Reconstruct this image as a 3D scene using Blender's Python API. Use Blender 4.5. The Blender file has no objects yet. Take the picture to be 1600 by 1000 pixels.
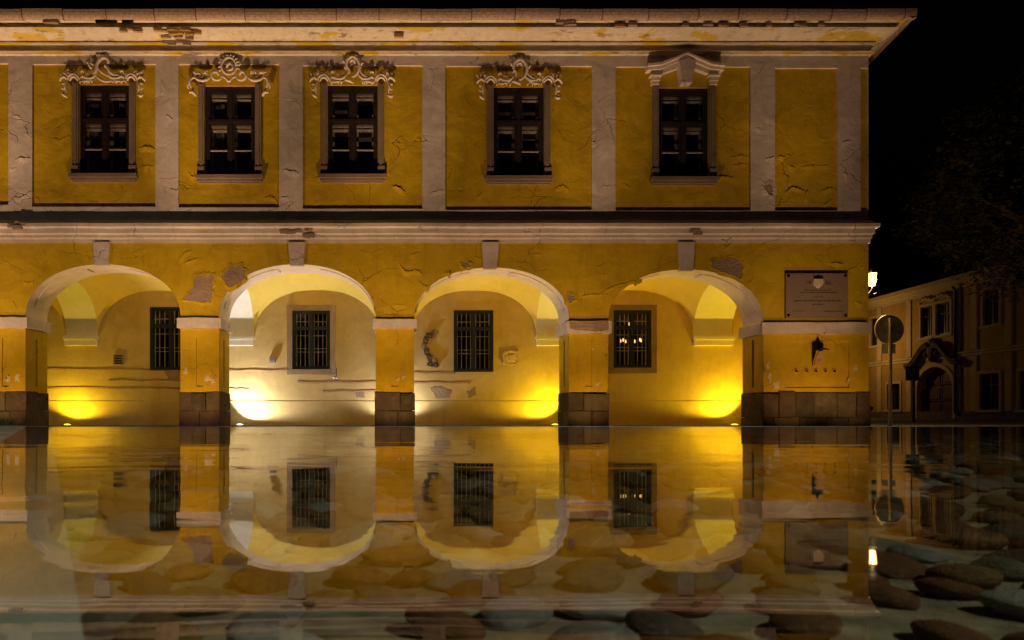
import bpy, math, random
from mathutils import Vector, noise
R = math.radians
random.seed(7)
sc = bpy.context.scene
col = sc.collection

# ------------------------------------------------------------------ camera
cam = bpy.data.cameras.new('camera')
cam.sensor_width = 36.0
cam.lens = 25.2
cam.shift_x = 0.1094
cam.shift_y = 0.0919
cam.clip_start = 0.02
cam.clip_end = 2000
cam.dof.use_dof = True
cam.dof.focus_distance = 13.0
cam.dof.aperture_fstop = 9.0
camo = bpy.data.objects.new('camera', cam)
camo.location = (0, 0, 0.27)
camo.rotation_euler = (R(90), 0, 0)
col.objects.link(camo)
sc.camera = camo

# ------------------------------------------------------------------ night sky
world = bpy.data.worlds.new('World')
sc.world = world
world.use_nodes = True
wn = world.node_tree
wn.nodes.clear()
sky = wn.nodes.new('ShaderNodeTexSky')
sky.sky_type = 'NISHITA'
sky.sun_disc = False
sky.sun_elevation = R(-4)
sky.sun_rotation = R(200)
bg = wn.nodes.new('ShaderNodeBackground')
bg.inputs['Strength'].default_value = 0.02
wo = wn.nodes.new('ShaderNodeOutputWorld')
wn.links.new(sky.outputs[0], bg.inputs[0])
wn.links.new(bg.outputs[0], wo.inputs[0])
# faint moonlight: the one far light, barely there
sl = bpy.data.lights.new('moon', 'SUN')
sl.energy = 0.004
sl.angle = R(0.5)
sl.color = (0.75, 0.85, 1.0)
so = bpy.data.objects.new('moon', sl)
so.rotation_euler = (R(50), 0, R(25))
col.objects.link(so)

sc.view_settings.view_transform = 'Standard'
sc.view_settings.look = 'None'
sc.view_settings.gamma = 1
sc.view_settings.exposure = 0.0
sc.view_settings.use_curve_mapping = False
sc.cycles.max_bounces = 8
sc.cycles.diffuse_bounces = 4
sc.cycles.glossy_bounces = 4
sc.cycles.transparent_max_bounces = 16
sc.cycles.sample_clamp_indirect = 4.0
sc.cycles.blur_glossy = 0.3
sc.cycles.use_denoising = True

# ------------------------------------------------------------------ geometry of the picture
D = 14.0           # the facade stands 14 m from the camera
F = 1120.0         # focal length in photograph pixels
VX, VY = 625.0, 647.0
HC = 0.27
WATER = 0.17
BW = 17.36         # back wall of the arcade
TH = 0.86          # thickness of the arcade wall


def px(x, d=D):
    return (x - VX) * d / F


def pz(y, d=D):
    return HC + (VY - y) * d / F


# ------------------------------------------------------------------ materials
def new_mat(name):
    m = bpy.data.materials.new(name)
    m.use_nodes = True
    nt = m.node_tree
    b = nt.nodes['Principled BSDF']
    b.inputs['Specular IOR Level'].default_value = 0.25
    return m, nt, b


def N(nt, kind, **kw):
    n = nt.nodes.new(kind)
    for k, v in kw.items():
        if k in n.inputs:
            n.inputs[k].default_value = v
        else:
            setattr(n, k, v)
    return n


def noise_tex(nt, coord, scale, detail=4, rough=0.55, dist=0.0):
    n = N(nt, 'ShaderNodeTexNoise', Scale=scale, Detail=detail, Roughness=rough, Distortion=dist)
    nt.links.new(coord, n.inputs['Vector'])
    return n.outputs['Fac']


def ramp(nt, fac, stops):
    r = nt.nodes.new('ShaderNodeValToRGB')
    e = r.color_ramp.elements
    while len(e) < len(stops):
        e.new(0.5)
    for i, (p, c) in enumerate(stops):
        e[i].position = p
        e[i].color = (c, c, c, 1) if isinstance(c, (int, float)) else (*c, 1)
    nt.links.new(fac, r.inputs['Fac'])
    return r.outputs['Color']


def mix(nt, fac, a, b, mode='MIX'):
    m = nt.nodes.new('ShaderNodeMix')
    m.data_type = 'RGBA'
    m.blend_type = mode
    for s, v in ((m.inputs[0], fac), (m.inputs[6], a), (m.inputs[7], b)):
        if isinstance(v, (int, float)):
            s.default_value = v
        elif isinstance(v, tuple):
            s.default_value = (*v, 1)
        else:
            nt.links.new(v, s)
    return m.outputs[2]


def math_n(nt, op, a, b=None):
    m = nt.nodes.new('ShaderNodeMath')
    m.operation = op
    for s, v in ((m.inputs[0], a), (m.inputs[1], b)):
        if v is None:
            continue
        if isinstance(v, (int, float)):
            s.default_value = v
        else:
            nt.links.new(v, s)
    return m.outputs[0]


def bump(nt, b, height, strength=0.5, distance=0.02, prev=None):
    n = N(nt, 'ShaderNodeBump', Strength=strength, Distance=distance)
    nt.links.new(height, n.inputs['Height'])
    if prev:
        nt.links.new(prev, n.inputs['Normal'])
    nt.links.new(n.outputs[0], b.inputs['Normal'])
    return n.outputs[0]


def coords(nt):
    return nt.nodes.new('ShaderNodeTexCoord').outputs['Object']


def plaster(name, base, dark, light, wave=0.025, fine=0.004, crack=0.0, stain=0.5, rough=0.85):
    m, nt, b = new_mat(name)
    c = coords(nt)
    n1 = noise_tex(nt, c, 0.9, 6, 0.62)
    n2 = noise_tex(nt, c, 5.0, 6, 0.65, 0.6)
    n3 = noise_tex(nt, c, 40, 3)
    colr = mix(nt, ramp(nt, n1, [(0.35, 0.0), (0.68, 1.0)]), dark, base)
    colr = mix(nt, math_n(nt, 'MULTIPLY', ramp(nt, n2, [(0.52, 0.0), (0.75, 1.0)]), stain), colr, light)
    colr = mix(nt, math_n(nt, 'MULTIPLY', ramp(nt, n2, [(0.25, 1.0), (0.42, 0.0)]), stain), colr, dark)
    sm = N(nt, 'ShaderNodeMapping')
    sm.inputs['Scale'].default_value = (3.2, 3.2, 0.45)
    nt.links.new(c, sm.inputs[0])
    n5 = noise_tex(nt, sm.outputs[0], 1.6, 6, 0.65, 0.3)
    colr = mix(nt, math_n(nt, 'MULTIPLY', ramp(nt, n5, [(0.54, 0.0), (0.74, 1.0)]), stain * 0.9), colr, tuple(v * 0.62 for v in dark))
    n6 = noise_tex(nt, c, 2.6, 8, 0.7, 1.0)
    colr = mix(nt, math_n(nt, 'MULTIPLY', ramp(nt, n6, [(0.3, 0.0), (0.7, 1.0)]), stain), colr, ramp(nt, n6, [(0.32, tuple(v * .55 for v in base)), (0.5, base), (0.7, tuple(min(.85, v * 1.18) for v in base))]))
    nt.links.new(colr, b.inputs['Base Color'])
    b.inputs['Roughness'].default_value = rough
    w = noise_tex(nt, c, 1.7, 5, 0.5, 0.4)
    p = bump(nt, b, w, 1.0, wave)
    p = bump(nt, b, n3, 0.7, fine, p)
    if crack:
        mp = N(nt, 'ShaderNodeMapping')
        mp.inputs['Scale'].default_value = (1.0, 1.0, 1.35)
        nt.links.new(c, mp.inputs[0])
        nd = nt.nodes.new('ShaderNodeTexNoise')
        nd.inputs['Scale'].default_value = 2.4
        nd.inputs['Detail'].default_value = 5
        nt.links.new(mp.outputs[0], nd.inputs['Vector'])
        ad = nt.nodes.new('ShaderNodeVectorMath')
        ad.operation = 'MULTIPLY_ADD'
        ad.inputs[1].default_value = (0.42, 0.42, 0.42)
        nt.links.new(nd.outputs['Color'], ad.inputs[0])
        nt.links.new(mp.outputs[0], ad.inputs[2])
        v = N(nt, 'ShaderNodeTexVoronoi', Scale=1.15)
        v.feature = 'DISTANCE_TO_EDGE'
        nt.links.new(ad.outputs[0], v.inputs['Vector'])
        line = ramp(nt, v.outputs['Distance'], [(0.0, 1.0), (0.009, 0.0)])
        msk = ramp(nt, noise_tex(nt, c, 1.3, 3, 0.5), [(0.52, 0.0), (0.6, 1.0)])
        cr = math_n(nt, 'MULTIPLY', line, msk)
        inv = math_n(nt, 'SUBTRACT', 1.0, cr)
        bump(nt, b, inv, crack, 0.03, p)
        lost = ramp(nt, noise_tex(nt, c, 2.9, 9, 0.68, 0.2), [(0.665, 0.0), (0.672, 1.0)])
        c2 = mix(nt, math_n(nt, 'MULTIPLY', lost, 0.8), colr, tuple(0.5 * u + 0.5 * v for u, v in zip(base, (0.42, 0.31, 0.2))))
        c2 = mix(nt, math_n(nt, 'MULTIPLY', cr, 0.75), c2, tuple(v * 0.22 for v in dark))
        nt.links.new(c2, b.inputs['Base Color'])
    return m


YEL = plaster('yellow_plaster', (0.56, 0.36, 0.006), (0.42, 0.25, 0.004), (0.64, 0.43, 0.03), 0.05, 0.005, 0.5)
YELLOW_PIER = plaster('yellow_pier_plaster', (0.60, 0.38, 0.008), (0.48, 0.28, 0.006), (0.66, 0.44, 0.04), 0.025, 0.005, 0.4)
PINK = plaster('pale_pink_plaster', (0.64, 0.53, 0.46), (0.46, 0.37, 0.31), (0.72, 0.62, 0.54), 0.045, 0.005, 0.5)
CREAM = plaster('cream_soffit', (0.72, 0.60, 0.46), (0.60, 0.48, 0.34), (0.78, 0.68, 0.54), 0.015, 0.003, 0.0)
GALLERY = plaster('gallery_wall', (0.62, 0.46, 0.19), (0.5, 0.35, 0.13), (0.68, 0.54, 0.28), 0.02, 0.003, 0.0, 0.4)
VAULT = plaster('vault_plaster', (0.74, 0.55, 0.12), (0.68, 0.49, 0.09), (0.78, 0.6, 0.18), 0.012, 0.002, 0.0, 0.3)
WHITE = plaster('white_plaster', (0.78, 0.73, 0.6), (0.7, 0.64, 0.5), (0.82, 0.78, 0.68), 0.012, 0.002, 0.0, 0.3)
ORN = plaster('stucco', (0.74, 0.62, 0.5), (0.6, 0.48, 0.38), (0.8, 0.7, 0.58), 0.01, 0.004, 0.0)
JAMB = plaster('window_stone', (0.27, 0.19, 0.125), (0.17, 0.115, 0.075), (0.36, 0.27, 0.18), 0.02, 0.008, 0.0)
BARE = plaster('bare_plaster', (0.36, 0.25, 0.165), (0.24, 0.16, 0.1), (0.45, 0.33, 0.22), 0.05, 0.02, 0.0)
BRICK = plaster('bare_brick', (0.5, 0.29, 0.09), (0.32, 0.17, 0.05), (0.6, 0.4, 0.15), 0.03, 0.015, 0.0)
LIMEWASH = plaster('flaked_limewash', (0.72, 0.6, 0.42), (0.62, 0.48, 0.3), (0.8, 0.7, 0.55), 0.01, 0.01, 0.0)
STONE = []
for i, cc in enumerate([(0.125, 0.09, 0.055), (0.09, 0.064, 0.04), (0.15, 0.11, 0.068), (0.11, 0.07, 0.045)]):
    STONE.append(plaster('plinth_stone_%d' % i, cc, tuple(v * 0.45 for v in cc), tuple(v * 1.9 for v in cc), 0.09, 0.035, 0.0, 1.0))


def cornice_mat():
    m, nt, b = new_mat('cornice_paint')
    c = coords(nt)
    mp = N(nt, 'ShaderNodeMapping')
    mp.inputs['Scale'].default_value = (1.0, 1.0, 6.0)
    nt.links.new(c, mp.inputs[0])
    n1 = noise_tex(nt, mp.outputs[0], 1.1, 6, 0.6)
    n2 = noise_tex(nt, c, 7, 6, 0.7, 0.5)
    colr = mix(nt, ramp(nt, n2, [(0.4, 0.0), (0.7, 1.0)]), (0.60, 0.5, 0.38), (0.72, 0.62, 0.48))
    colr = mix(nt, ramp(nt, n1, [(0.555, 0.0), (0.575, 1.0)]), colr, (0.6, 0.42, 0.06))
    n4 = noise_tex(nt, mp.outputs[0], 3.1, 8, 0.75)
    colr = mix(nt, ramp(nt, n4, [(0.55, 0.0), (0.66, 0.9)]), colr, (0.16, 0.105, 0.07))
    nt.links.new(colr, b.inputs['Base Color'])
    b.inputs['Roughness'].default_value = 0.85
    bump(nt, b, n4, 0.8, 0.02)
    return m


CORNICE = cornice_mat()


def simple(name, colr, rough=0.6, metal=0.0, var=0.25, scale=14.0, bmp=0.004):
    m, nt, b = new_mat(name)
    c = coords(nt)
    n = noise_tex(nt, c, scale, 5, 0.6)
    k = mix(nt, ramp(nt, n, [(0.3, 0.0), (0.7, 1.0)]), tuple(v * (1 - var) for v in colr), tuple(min(1, v * (1 + var)) for v in colr))
    nt.links.new(k, b.inputs['Base Color'])
    b.inputs['Roughness'].default_value = rough
    b.inputs['Metallic'].default_value = metal
    if bmp:
        bump(nt, b, n, 0.5, bmp)
    return m


DARKWOOD = simple('dark_brown_paint', (0.028, 0.02, 0.015), 0.45)
GREENWOOD = simple('dark_green_paint', (0.012, 0.016, 0.013), 0.5)
PALEWOOD = simple('pale_inner_paint', (0.34, 0.27, 0.21), 0.6)
GRILLE = simple('pale_grille', (0.55, 0.5, 0.42), 0.5, 0.0)
CURTAIN = simple('curtain_cloth', (0.16, 0.17, 0.22), 0.9)
ROOM = simple('dark_room', (0.03, 0.025, 0.02), 0.9)
GUTTER = simple('gutter_metal', (0.40, 0.27, 0.19), 0.6, 0.0, 0.35, 22)
IRON = simple('black_iron', (0.02, 0.018, 0.016), 0.45, 0.6)
STEEL = simple('galvanised_steel', (0.34, 0.34, 0.34), 0.5, 0.7)
ROOFM = simple('roof_tile', (0.13, 0.05, 0.03), 0.8)
CONCRETE = simple('pool_concrete', (0.42, 0.44, 0.40), 0.8, 0, 0.25, 6)
COPING = simple('pool_coping_stone', (0.46, 0.40, 0.30), 0.7, 0, 0.3, 9)
MARBLE = simple('plaque_stone', (0.24, 0.165, 0.12), 0.5, 0, 0.2, 30, 0.001)
INK = simple('engraved_letters', (0.06, 0.04, 0.03), 0.7, 0, 0.1)
SHIELD = simple('shield_enamel', (0.62, 0.5, 0.36), 0.5)
BARK = simple('bark', (0.07, 0.045, 0.03), 0.9, 0, 0.5, 8, 0.03)


def emit(name, colr, strength):
    m = bpy.data.materials.new(name)
    m.use_nodes = True
    nt = m.node_tree
    nt.nodes.clear()
    e = nt.nodes.new('ShaderNodeEmission')
    e.inputs[0].default_value = (*colr, 1)
    e.inputs[1].default_value = strength
    o = nt.nodes.new('ShaderNodeOutputMaterial')
    nt.links.new(e.outputs[0], o.inputs[0])
    return m


def schlick(nt, f0):
    """reflectance of a thin clear sheet, alike from both sides"""
    lw = nt.nodes.new('ShaderNodeLayerWeight')
    lw.inputs['Blend'].default_value = 0.5
    p5 = math_n(nt, 'POWER', lw.outputs['Facing'], 5.0)
    return math_n(nt, 'ADD', math_n(nt, 'MULTIPLY', p5, 1 - f0), f0)


def glass_mat(name, tint=(0.85, 0.88, 0.86), ior=1.5, rough=0.02, wav=0.0):
    m = bpy.data.materials.new(name)
    m.use_nodes = True
    nt = m.node_tree
    nt.nodes.clear()
    t = nt.nodes.new('ShaderNodeBsdfTransparent')
    t.inputs[0].default_value = (*tint, 1)
    g = nt.nodes.new('ShaderNodeBsdfGlossy')
    g.inputs['Roughness'].default_value = rough
    f = schlick(nt, ((ior - 1) / (ior + 1)) ** 2)
    x = nt.nodes.new('ShaderNodeMixShader')
    o = nt.nodes.new('ShaderNodeOutputMaterial')
    nt.links.new(f, x.inputs[0])
    nt.links.new(t.outputs[0], x.inputs[1])
    nt.links.new(g.outputs[0], x.inputs[2])
    nt.links.new(x.outputs[0], o.inputs[0])
    if wav:
        c = coords(nt)
        nz = noise_tex(nt, c, 3.0, 2)
        bp = N(nt, 'ShaderNodeBump', Strength=1.0, Distance=wav)
        nt.links.new(nz, bp.inputs['Height'])
        nt.links.new(bp.outputs[0], g.inputs['Normal'])
    return m


PANE = glass_mat('window_glass', (0.8, 0.82, 0.8), 1.5, 0.02, 0.002)


def water_mat():
    m = bpy.data.materials.new('pool_water')
    m.use_nodes = True
    nt = m.node_tree
    nt.nodes.clear()
    c = coords(nt)
    mp = N(nt, 'ShaderNodeMapping')
    mp.inputs['Scale'].default_value = (0.55, 1.3, 1.0)
    nt.links.new(c, mp.inputs[0])
    n1 = noise_tex(nt, mp.outputs[0], 2.2, 2, 0.45, 0.6)
    n2 = noise_tex(nt, mp.outputs[0], 9.0, 2, 0.5, 0.4)
    h = math_n(nt, 'ADD', n1, math_n(nt, 'MULTIPLY', n2, 0.16))
    bp = N(nt, 'ShaderNodeBump', Strength=1.0, Distance=0.0017)
    nt.links.new(h, bp.inputs['Height'])
    t = nt.nodes.new('ShaderNodeBsdfTransparent')
    t.inputs[0].default_value = (0.86, 0.88, 0.78, 1)
    g = nt.nodes.new('ShaderNodeBsdfGlossy')
    g.inputs['Roughness'].default_value = 0.012
    nt.links.new(bp.outputs[0], g.inputs['Normal'])
    f = schlick(nt, 0.02)
    x = nt.nodes.new('ShaderNodeMixShader')
    o = nt.nodes.new('ShaderNodeOutputMaterial')
    nt.links.new(math_n(nt, 'POWER', f, 0.69), x.inputs[0])
    nt.links.new(t.outputs[0], x.inputs[1])
    nt.links.new(g.outputs[0], x.inputs[2])
    nt.links.new(x.outputs[0], o.inputs[0])
    return m


WATERM = water_mat()


# ------------------------------------------------------------------ mesh builder
class MB:
    def __init__(s):
        s.v, s.f = [], []

    def quad(s, a, b, c, d):
        i = len(s.v)
        s.v += [a, b, c, d]
        s.f.append((i, i + 1, i + 2, i + 3))

    def box(s, x0, x1, y0, y1, z0, z1):
        i = len(s.v)
        s.v += [(x0, y0, z0), (x1, y0, z0), (x1, y1, z0), (x0, y1, z0), (x0, y0, z1), (x1, y0, z1), (x1, y1, z1), (x0, y1, z1)]
        for q in ((0, 3, 2, 1), (4, 5, 6, 7), (0, 1, 5, 4), (1, 2, 6, 5), (2, 3, 7, 6), (3, 0, 4, 7)):
            s.f.append(tuple(i + k for k in q))
        return s

    def prism(s, poly, y0, y1):
        """outline in XZ (counter-clockwise seen from -Y), extruded from y0 (front) to y1"""
        n = len(poly)
        i = len(s.v)
        s.v += [(p[0], y0, p[1]) for p in poly] + [(p[0], y1, p[1]) for p in poly]
        s.f.append(tuple(range(i, i + n)))
        s.f.append(tuple(range(i + 2 * n - 1, i + n - 1, -1)))
        for k in range(n):
            j = (k + 1) % n
            s.f.append((i + k, i + n + k, i + n + j, i + j))
        return s

    def tube(s, pts, rad, seg=8, cap=True):
        pts = [Vector(p) for p in pts]
        if not isinstance(rad, (list, tuple)):
            rad = [rad] * len(pts)
        base = len(s.v)
        up = None
        for k, p in enumerate(pts):
            t = (pts[min(k + 1, len(pts) - 1)] - pts[max(k - 1, 0)])
            if t.length < 1e-9:
                t = Vector((0, 0, 1))
            t.normalize()
            if up is None:
                up = Vector((0, 1, 0)) if abs(t.y) < 0.9 else Vector((1, 0, 0))
            a = up - t * up.dot(t)
            if a.length < 1e-6:
                a = t.orthogonal()
            a.normalize()
            up = a
            b = t.cross(a)
            for q in range(seg):
                an = 2 * math.pi * q / seg
                s.v.append(tuple(p + (a * math.cos(an) + b * math.sin(an)) * rad[k]))
        for k in range(len(pts) - 1):
            for q in range(seg):
                q2 = (q + 1) % seg
                s.f.append((base + k * seg + q, base + k * seg + q2, base + (k + 1) * seg + q2, base + (k + 1) * seg + q))
        if cap:
            s.f.append(tuple(base + q for q in range(seg))[::-1])
            s.f.append(tuple(base + (len(pts) - 1) * seg + q for q in range(seg)))
        return s

    def lathe(s, prof, cx, cy, seg=20):
        base = len(s.v)
        for r, z in prof:
            for q in range(seg):
                an = 2 * math.pi * q / seg
                s.v.append((cx + r * math.cos(an), cy + r * math.sin(an), z))
        for k in range(len(prof) - 1):
            for q in range(seg):
                q2 = (q + 1) % seg
                s.f.append((base + k * seg + q, base + k * seg + q2, base + (k + 1) * seg + q2, base + (k + 1) * seg + q))
        s.f.append(tuple(base + q for q in range(seg))[::-1])
        s.f.append(tuple(base + (len(prof) - 1) * seg + q for q in range(seg)))
        return s

    def holed(s, u0, u1, v0, v1, holes, depth, mp, back=False):
        """a sheet in (u, v) with rectangular holes whose reveals go to depth; mp(u, v, w) places it"""
        us = sorted({u0, u1, *[h[0] for h in holes], *[h[1] for h in holes]})
        vs = sorted({v0, v1, *[h[2] for h in holes], *[h[3] for h in holes]})
        us = [u for u in us if u0 <= u <= u1]
        vs = [v for v in vs if v0 <= v <= v1]
        for a, b in zip(us, us[1:]):
            for c, d in zip(vs, vs[1:]):
                mu, mv = (a + b) / 2, (c + d) / 2
                inside = any(h[0] < mu < h[1] and h[2] < mv < h[3] for h in holes)
                if not inside:
                    s.quad(mp(a, c, 0), mp(b, c, 0), mp(b, d, 0), mp(a, d, 0))
                elif back:
                    s.quad(mp(a, c, depth), mp(b, c, depth), mp(b, d, depth), mp(a, d, depth))
        for a, b, c, d in holes:
            for (p, q) in (((a, c), (b, c)), ((b, c), (b, d)), ((b, d), (a, d)), ((a, d), (a, c))):
                s.quad(mp(p[0], p[1], 0), mp(p[0], p[1], depth), mp(q[0], q[1], depth), mp(q[0], q[1], 0))
        return s

    def build(s, name, mat, parent=None, smooth=False):
        me = bpy.data.meshes.new(name)
        me.from_pydata(s.v, [], s.f)
        me.materials.append(mat)
        if smooth:
            for p in me.polygons:
                p.use_smooth = True
        me.update()
        o = bpy.data.objects.new(name, me)
        col.objects.link(o)
        o.parent = parent
        return o


def tag(o, label=None, cat=None, group=None, kind=None):
    for k, v in (('label', label), ('category', cat), ('group', group), ('kind', kind)):
        if v:
            o[k] = v
    return o


def empty(name, loc=(0, 0, 0), parent=None):
    o = bpy.data.objects.new(name, None)
    o.empty_display_size = 0.2
    col.objects.link(o)
    o.location = loc
    o.parent = parent
    return o


def copy_tree(o, parent=None):
    c = o.copy()
    col.objects.link(c)
    c.parent = parent
    for ch in list(o.children):
        copy_tree(ch, c)
    return c


def XZ(y, s=1):
    return lambda u, v, w: (u, y + w * s, v)


# ================================================================== GROUND AND POOL
g = MB()
g.quad((-220, -160, -0.004), (260, -160, -0.004), (260, 320, -0.004), (-220, 320, -0.004))
PAVE = simple('square_paving', (0.075, 0.066, 0.055), 0.75, 0, 0.4, 3.0, 0.01)
tag(g.build('ground', PAVE), kind='structure')

# pool outline (camera near its left border)
def left_x(y):
    return -3.0 - 0.49 * (y - 5.75)


PY0, PY1, PXR = -1.6, 5.75, 9.0
w = MB()
w.quad((left_x(PY0), PY0, WATER), (PXR, PY0, WATER), (PXR, PY1, WATER), (left_x(PY1), PY1, WATER))
water = tag(w.build('water', WATERM), kind='structure')

BED = WATER - 0.075
p = MB()
p.quad((left_x(PY0) - .02, PY0, BED), (PXR, PY0, BED), (PXR, PY1, BED), (left_x(PY1) - .02, PY1, BED))
pool = tag(p.build('pool_bed', simple('pool_silt', (0.23, 0.205, 0.14), 0.9, 0, 0.5, 25, 0.01)), kind='structure')

# far overflow edge: thin steel lip level with the water, wall below it
p = MB()
p.box(left_x(PY1) - .02, PXR + .1, PY1, PY1 + 0.012, 0.0, WATER + 0.0025)
p.build('overflow_lip', STEEL, pool)
p = MB()
p.box(left_x(PY1) - .3, PXR + .4, PY1 + 0.0121, PY1 + 0.16, -0.003, WATER - 0.03)
p.build('pool_wall', CONCRETE, pool)
p = MB()
p.box(PXR, PXR + 0.3, PY0, PY1 - .001, -0.003, WATER + 0.02)
p.build('pool_wall', CONCRETE, pool)
p = MB()
p.box(left_x(PY0) - .3, PXR + .3, PY0 - .3, PY0, -0.003, WATER + 0.02)
p.build('pool_wall', CONCRETE, pool)


# left coping slabs and the pale ledge under the water beside them
def slab(name, y0, y1, o0, o1, z0, z1, mat, jit=0.0):
    m = MB()
    a = [(left_x(y0) + o0, y0), (left_x(y0) + o1, y0), (left_x(y1) + o1, y1), (left_x(y1) + o0, y1)]
    i = len(m.v)
    m.v += [(x, y, z0) for x, y in a] + [(x, y, z1 + random.uniform(-jit, jit)) for x, y in a]
    for q in ((0, 3, 2, 1), (4, 5, 6, 7), (0, 1, 5, 4), (1, 2, 6, 5), (2, 3, 7, 6), (3, 0, 4, 7)):
        m.f.append(tuple(i + k for k in q))
    return m.build(name, mat, pool)


y = PY0
while y < PY1 - 0.3:
    slab('coping_slab', y + .004, min(y + 1.05, PY1) - .004, -0.20, -0.001, 0.0, WATER + 0.007, COPING, 0.0015)
    y += 1.05
slab('ledge', PY0 + .002, PY1 - .002, 0.0, 0.2, 0.02, WATER - 0.012, CONCRETE)

# pebbles on the bed
PEB = []
for nm, c1, c2 in [('rust', (0.19, 0.085, 0.03), (0.09, 0.04, 0.016)), ('ochre', (0.24, 0.145, 0.05), (0.12, 0.075, 0.03)),
                   ('grey', (0.25, 0.26, 0.25), (0.14, 0.15, 0.14)), ('pale', (0.38, 0.40, 0.38), (0.26, 0.27, 0.25)),
                   ('dark', (0.10, 0.085, 0.065), (0.06, 0.05, 0.04)), ('olive', (0.17, 0.16, 0.10), (0.1, 0.09, 0.055))]:
    m, nt, b = new_mat('pebble_' + nm)
    c = coords(nt)
    nz = noise_tex(nt, c, 2.2, 6, 0.65, 0.8)
    pc_ = mix(nt, ramp(nt, nz, [(0.35, 0.0), (0.66, 1.0)]), c1, c2)
    sp_ = ramp(nt, noise_tex(nt, c, 13, 4, 0.7), [(0.5, 0.0), (0.66, 0.7)])
    nt.links.new(mix(nt, sp_, pc_, tuple(v * .45 for v in c2)), b.inputs['Base Color'])
    b.inputs['Roughness'].default_value = 0.6
    bump(nt, b, nz, 0.4, 0.15)
    PEB.append(m)


def pebble_mesh(seed):
    import bmesh
    bm = bmesh.new()
    bmesh.ops.create_icosphere(bm, subdivisions=3, radius=1.0)
    off = Vector((seed * 7.3, seed * 3.1, seed * 1.7))
    for v in bm.verts:
        n = noise.noise(v.co * 0.9 + off) * 0.22 + noise.noise(v.co * 2.1 + off) * 0.05
        v.co *= 1 + n
    me = bpy.data.meshes.new('pebble')
    bm.to_mesh(me)
    bm.free()
    for q in me.polygons:
        q.use_smooth = True
    return me


PM = [[None] * 6 for _ in range(5)]
for i in range(5):
    base = pebble_mesh(i + 1)
    for j in range(6):
        me = base.copy()
        me.materials.append(PEB[j])
        PM[i][j] = me
rnd = random.Random(21)
spots = []


def ok(x, y, r):
    for (a, b, q) in spots:
        if (a - x) ** 2 + (b - y) ** 2 < (1.0 * (r + q)) ** 2:
            return False
    return True


tries = 0
while len(spots) < 300 and tries < 60000:
    tries += 1
    yy = 0.42 + 1.7 * rnd.random() ** 1.35
    xl, xr = left_x(yy) + 0.22, yy * 0.9 + 0.06
    xx = rnd.uniform(max(xl, -yy * 0.62 - .1), xr)
    r = rnd.uniform(0.019, 0.034) * (1.0 + 0.25 * min(1, yy / 1.5))
    if xx < xl + r * .6 or not ok(xx, yy, r):
        continue
    spots.append((xx, yy, r))
for (xx, yy, r) in spots:
    o = bpy.data.objects.new('pebble', PM[rnd.randrange(5)][rnd.choices(range(6), [6, 5, 2.2, 1.6, 3, 4])[0]])
    col.objects.link(o)
    o.parent = pool
    fl = rnd.uniform(0.3, 0.44)
    o.scale = (r * rnd.uniform(1.0, 1.35), r * rnd.uniform(0.8, 1.05), r * fl)
    o.rotation_euler = (rnd.uniform(-.2, .2), rnd.uniform(-.2, .2), rnd.uniform(-.9, .9))
    o.location = (xx, yy, BED + r * fl * 0.72)
# the farther pebbles, seen only as texture under the reflections
m = MB()
far = []
ico = PM[0][0]
import bmesh as _bm
b_ = _bm.new()
_bm.ops.create_icosphere(b_, subdivisions=2, radius=1.0)
iv = [v.co.copy() for v in b_.verts]
fv = [tuple(v.index for v in f_.verts) for f_ in b_.faces]
b_.free()
fm = []
for k in range(3200):
    yy = rnd.uniform(.9, 5.6)
    xx = rnd.uniform(max(left_x(yy) + 0.23, -yy * .6), yy * 1.0 + .2)
    if yy < 2.3 and any((a - xx) ** 2 + (b - yy) ** 2 < (r + .038) ** 2 for a, b, r in spots):
        continue
    r = rnd.uniform(.024, .046)
    i = len(m.v)
    an = rnd.uniform(-.8, .8)
    ca, sa = math.cos(an), math.sin(an)
    for c in iv:
        ux, uy = c.x * r * 1.3, c.y * r
        m.v.append((xx + ux * ca - uy * sa, yy + ux * sa + uy * ca, BED + r * .25 + c.z * r * .42))
    m.f += [tuple(i + q for q in t) for t in fv]
    fm += [rnd.choices(range(6), [6, 5, 2.2, 1.6, 3, 4])[0]] * len(fv)
dp_ = tag(m.build('distant_pebbles', PEB[0], pool, True), kind='stuff')
for q in PEB[1:]:
    dp_.data.materials.append(q)
dp_.data.polygons.foreach_set('material_index', fm)

# ================================================================== MAIN BUILDING
bld = tag(empty('arcaded_building', (0, D, 0)),
          'long yellow two storey building with arcade, peeling plaster and pale pilasters behind the pool', 'building')
OFF = (0, -D, 0)


def part(m, name, mat, parent=None, smooth=False):
    """build in world coordinates, then parent under the building (whose origin is at y = D)"""
    o = m.build(name, mat, parent or bld, smooth)
    if parent is None:
        o.location = OFF
    return o


XL = px(-345)
XR = 9.15                       # right corner of the front
ARCH = [  # left edge, right edge, crown (photo pixels), crown y, spring y
    (-268, -22, 412, 494), (40, 282, 413, 495), (342, 587, 413, 496), (647, 889, 418, 499), (950, 1193, 421, 502)]
PIER = [(-345, -268), (-22, 40), (282, 342), (587, 647), (889, 950), (1193, 1357)]
ZT = pz(379)                    # underside of the string course
PLINTH = 0.70


def arch_pts(a, n=36, d=D):
    x0, x1, yc, ys = a
    cx, h = (px(x0) + px(x1)) / 2, (px(x1) - px(x0)) / 2
    zs, rise = pz(ys), pz(yc) - pz(ys)
    e = 2.12
    out = []
    for k in range(n + 1):
        t = math.pi * (1 - k / n)
        c, s = math.cos(t), math.sin(t)
        out.append((cx + h * math.copysign(abs(c) ** (2 / e), c), zs + rise * abs(s) ** (2 / e)))
    return out


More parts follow.
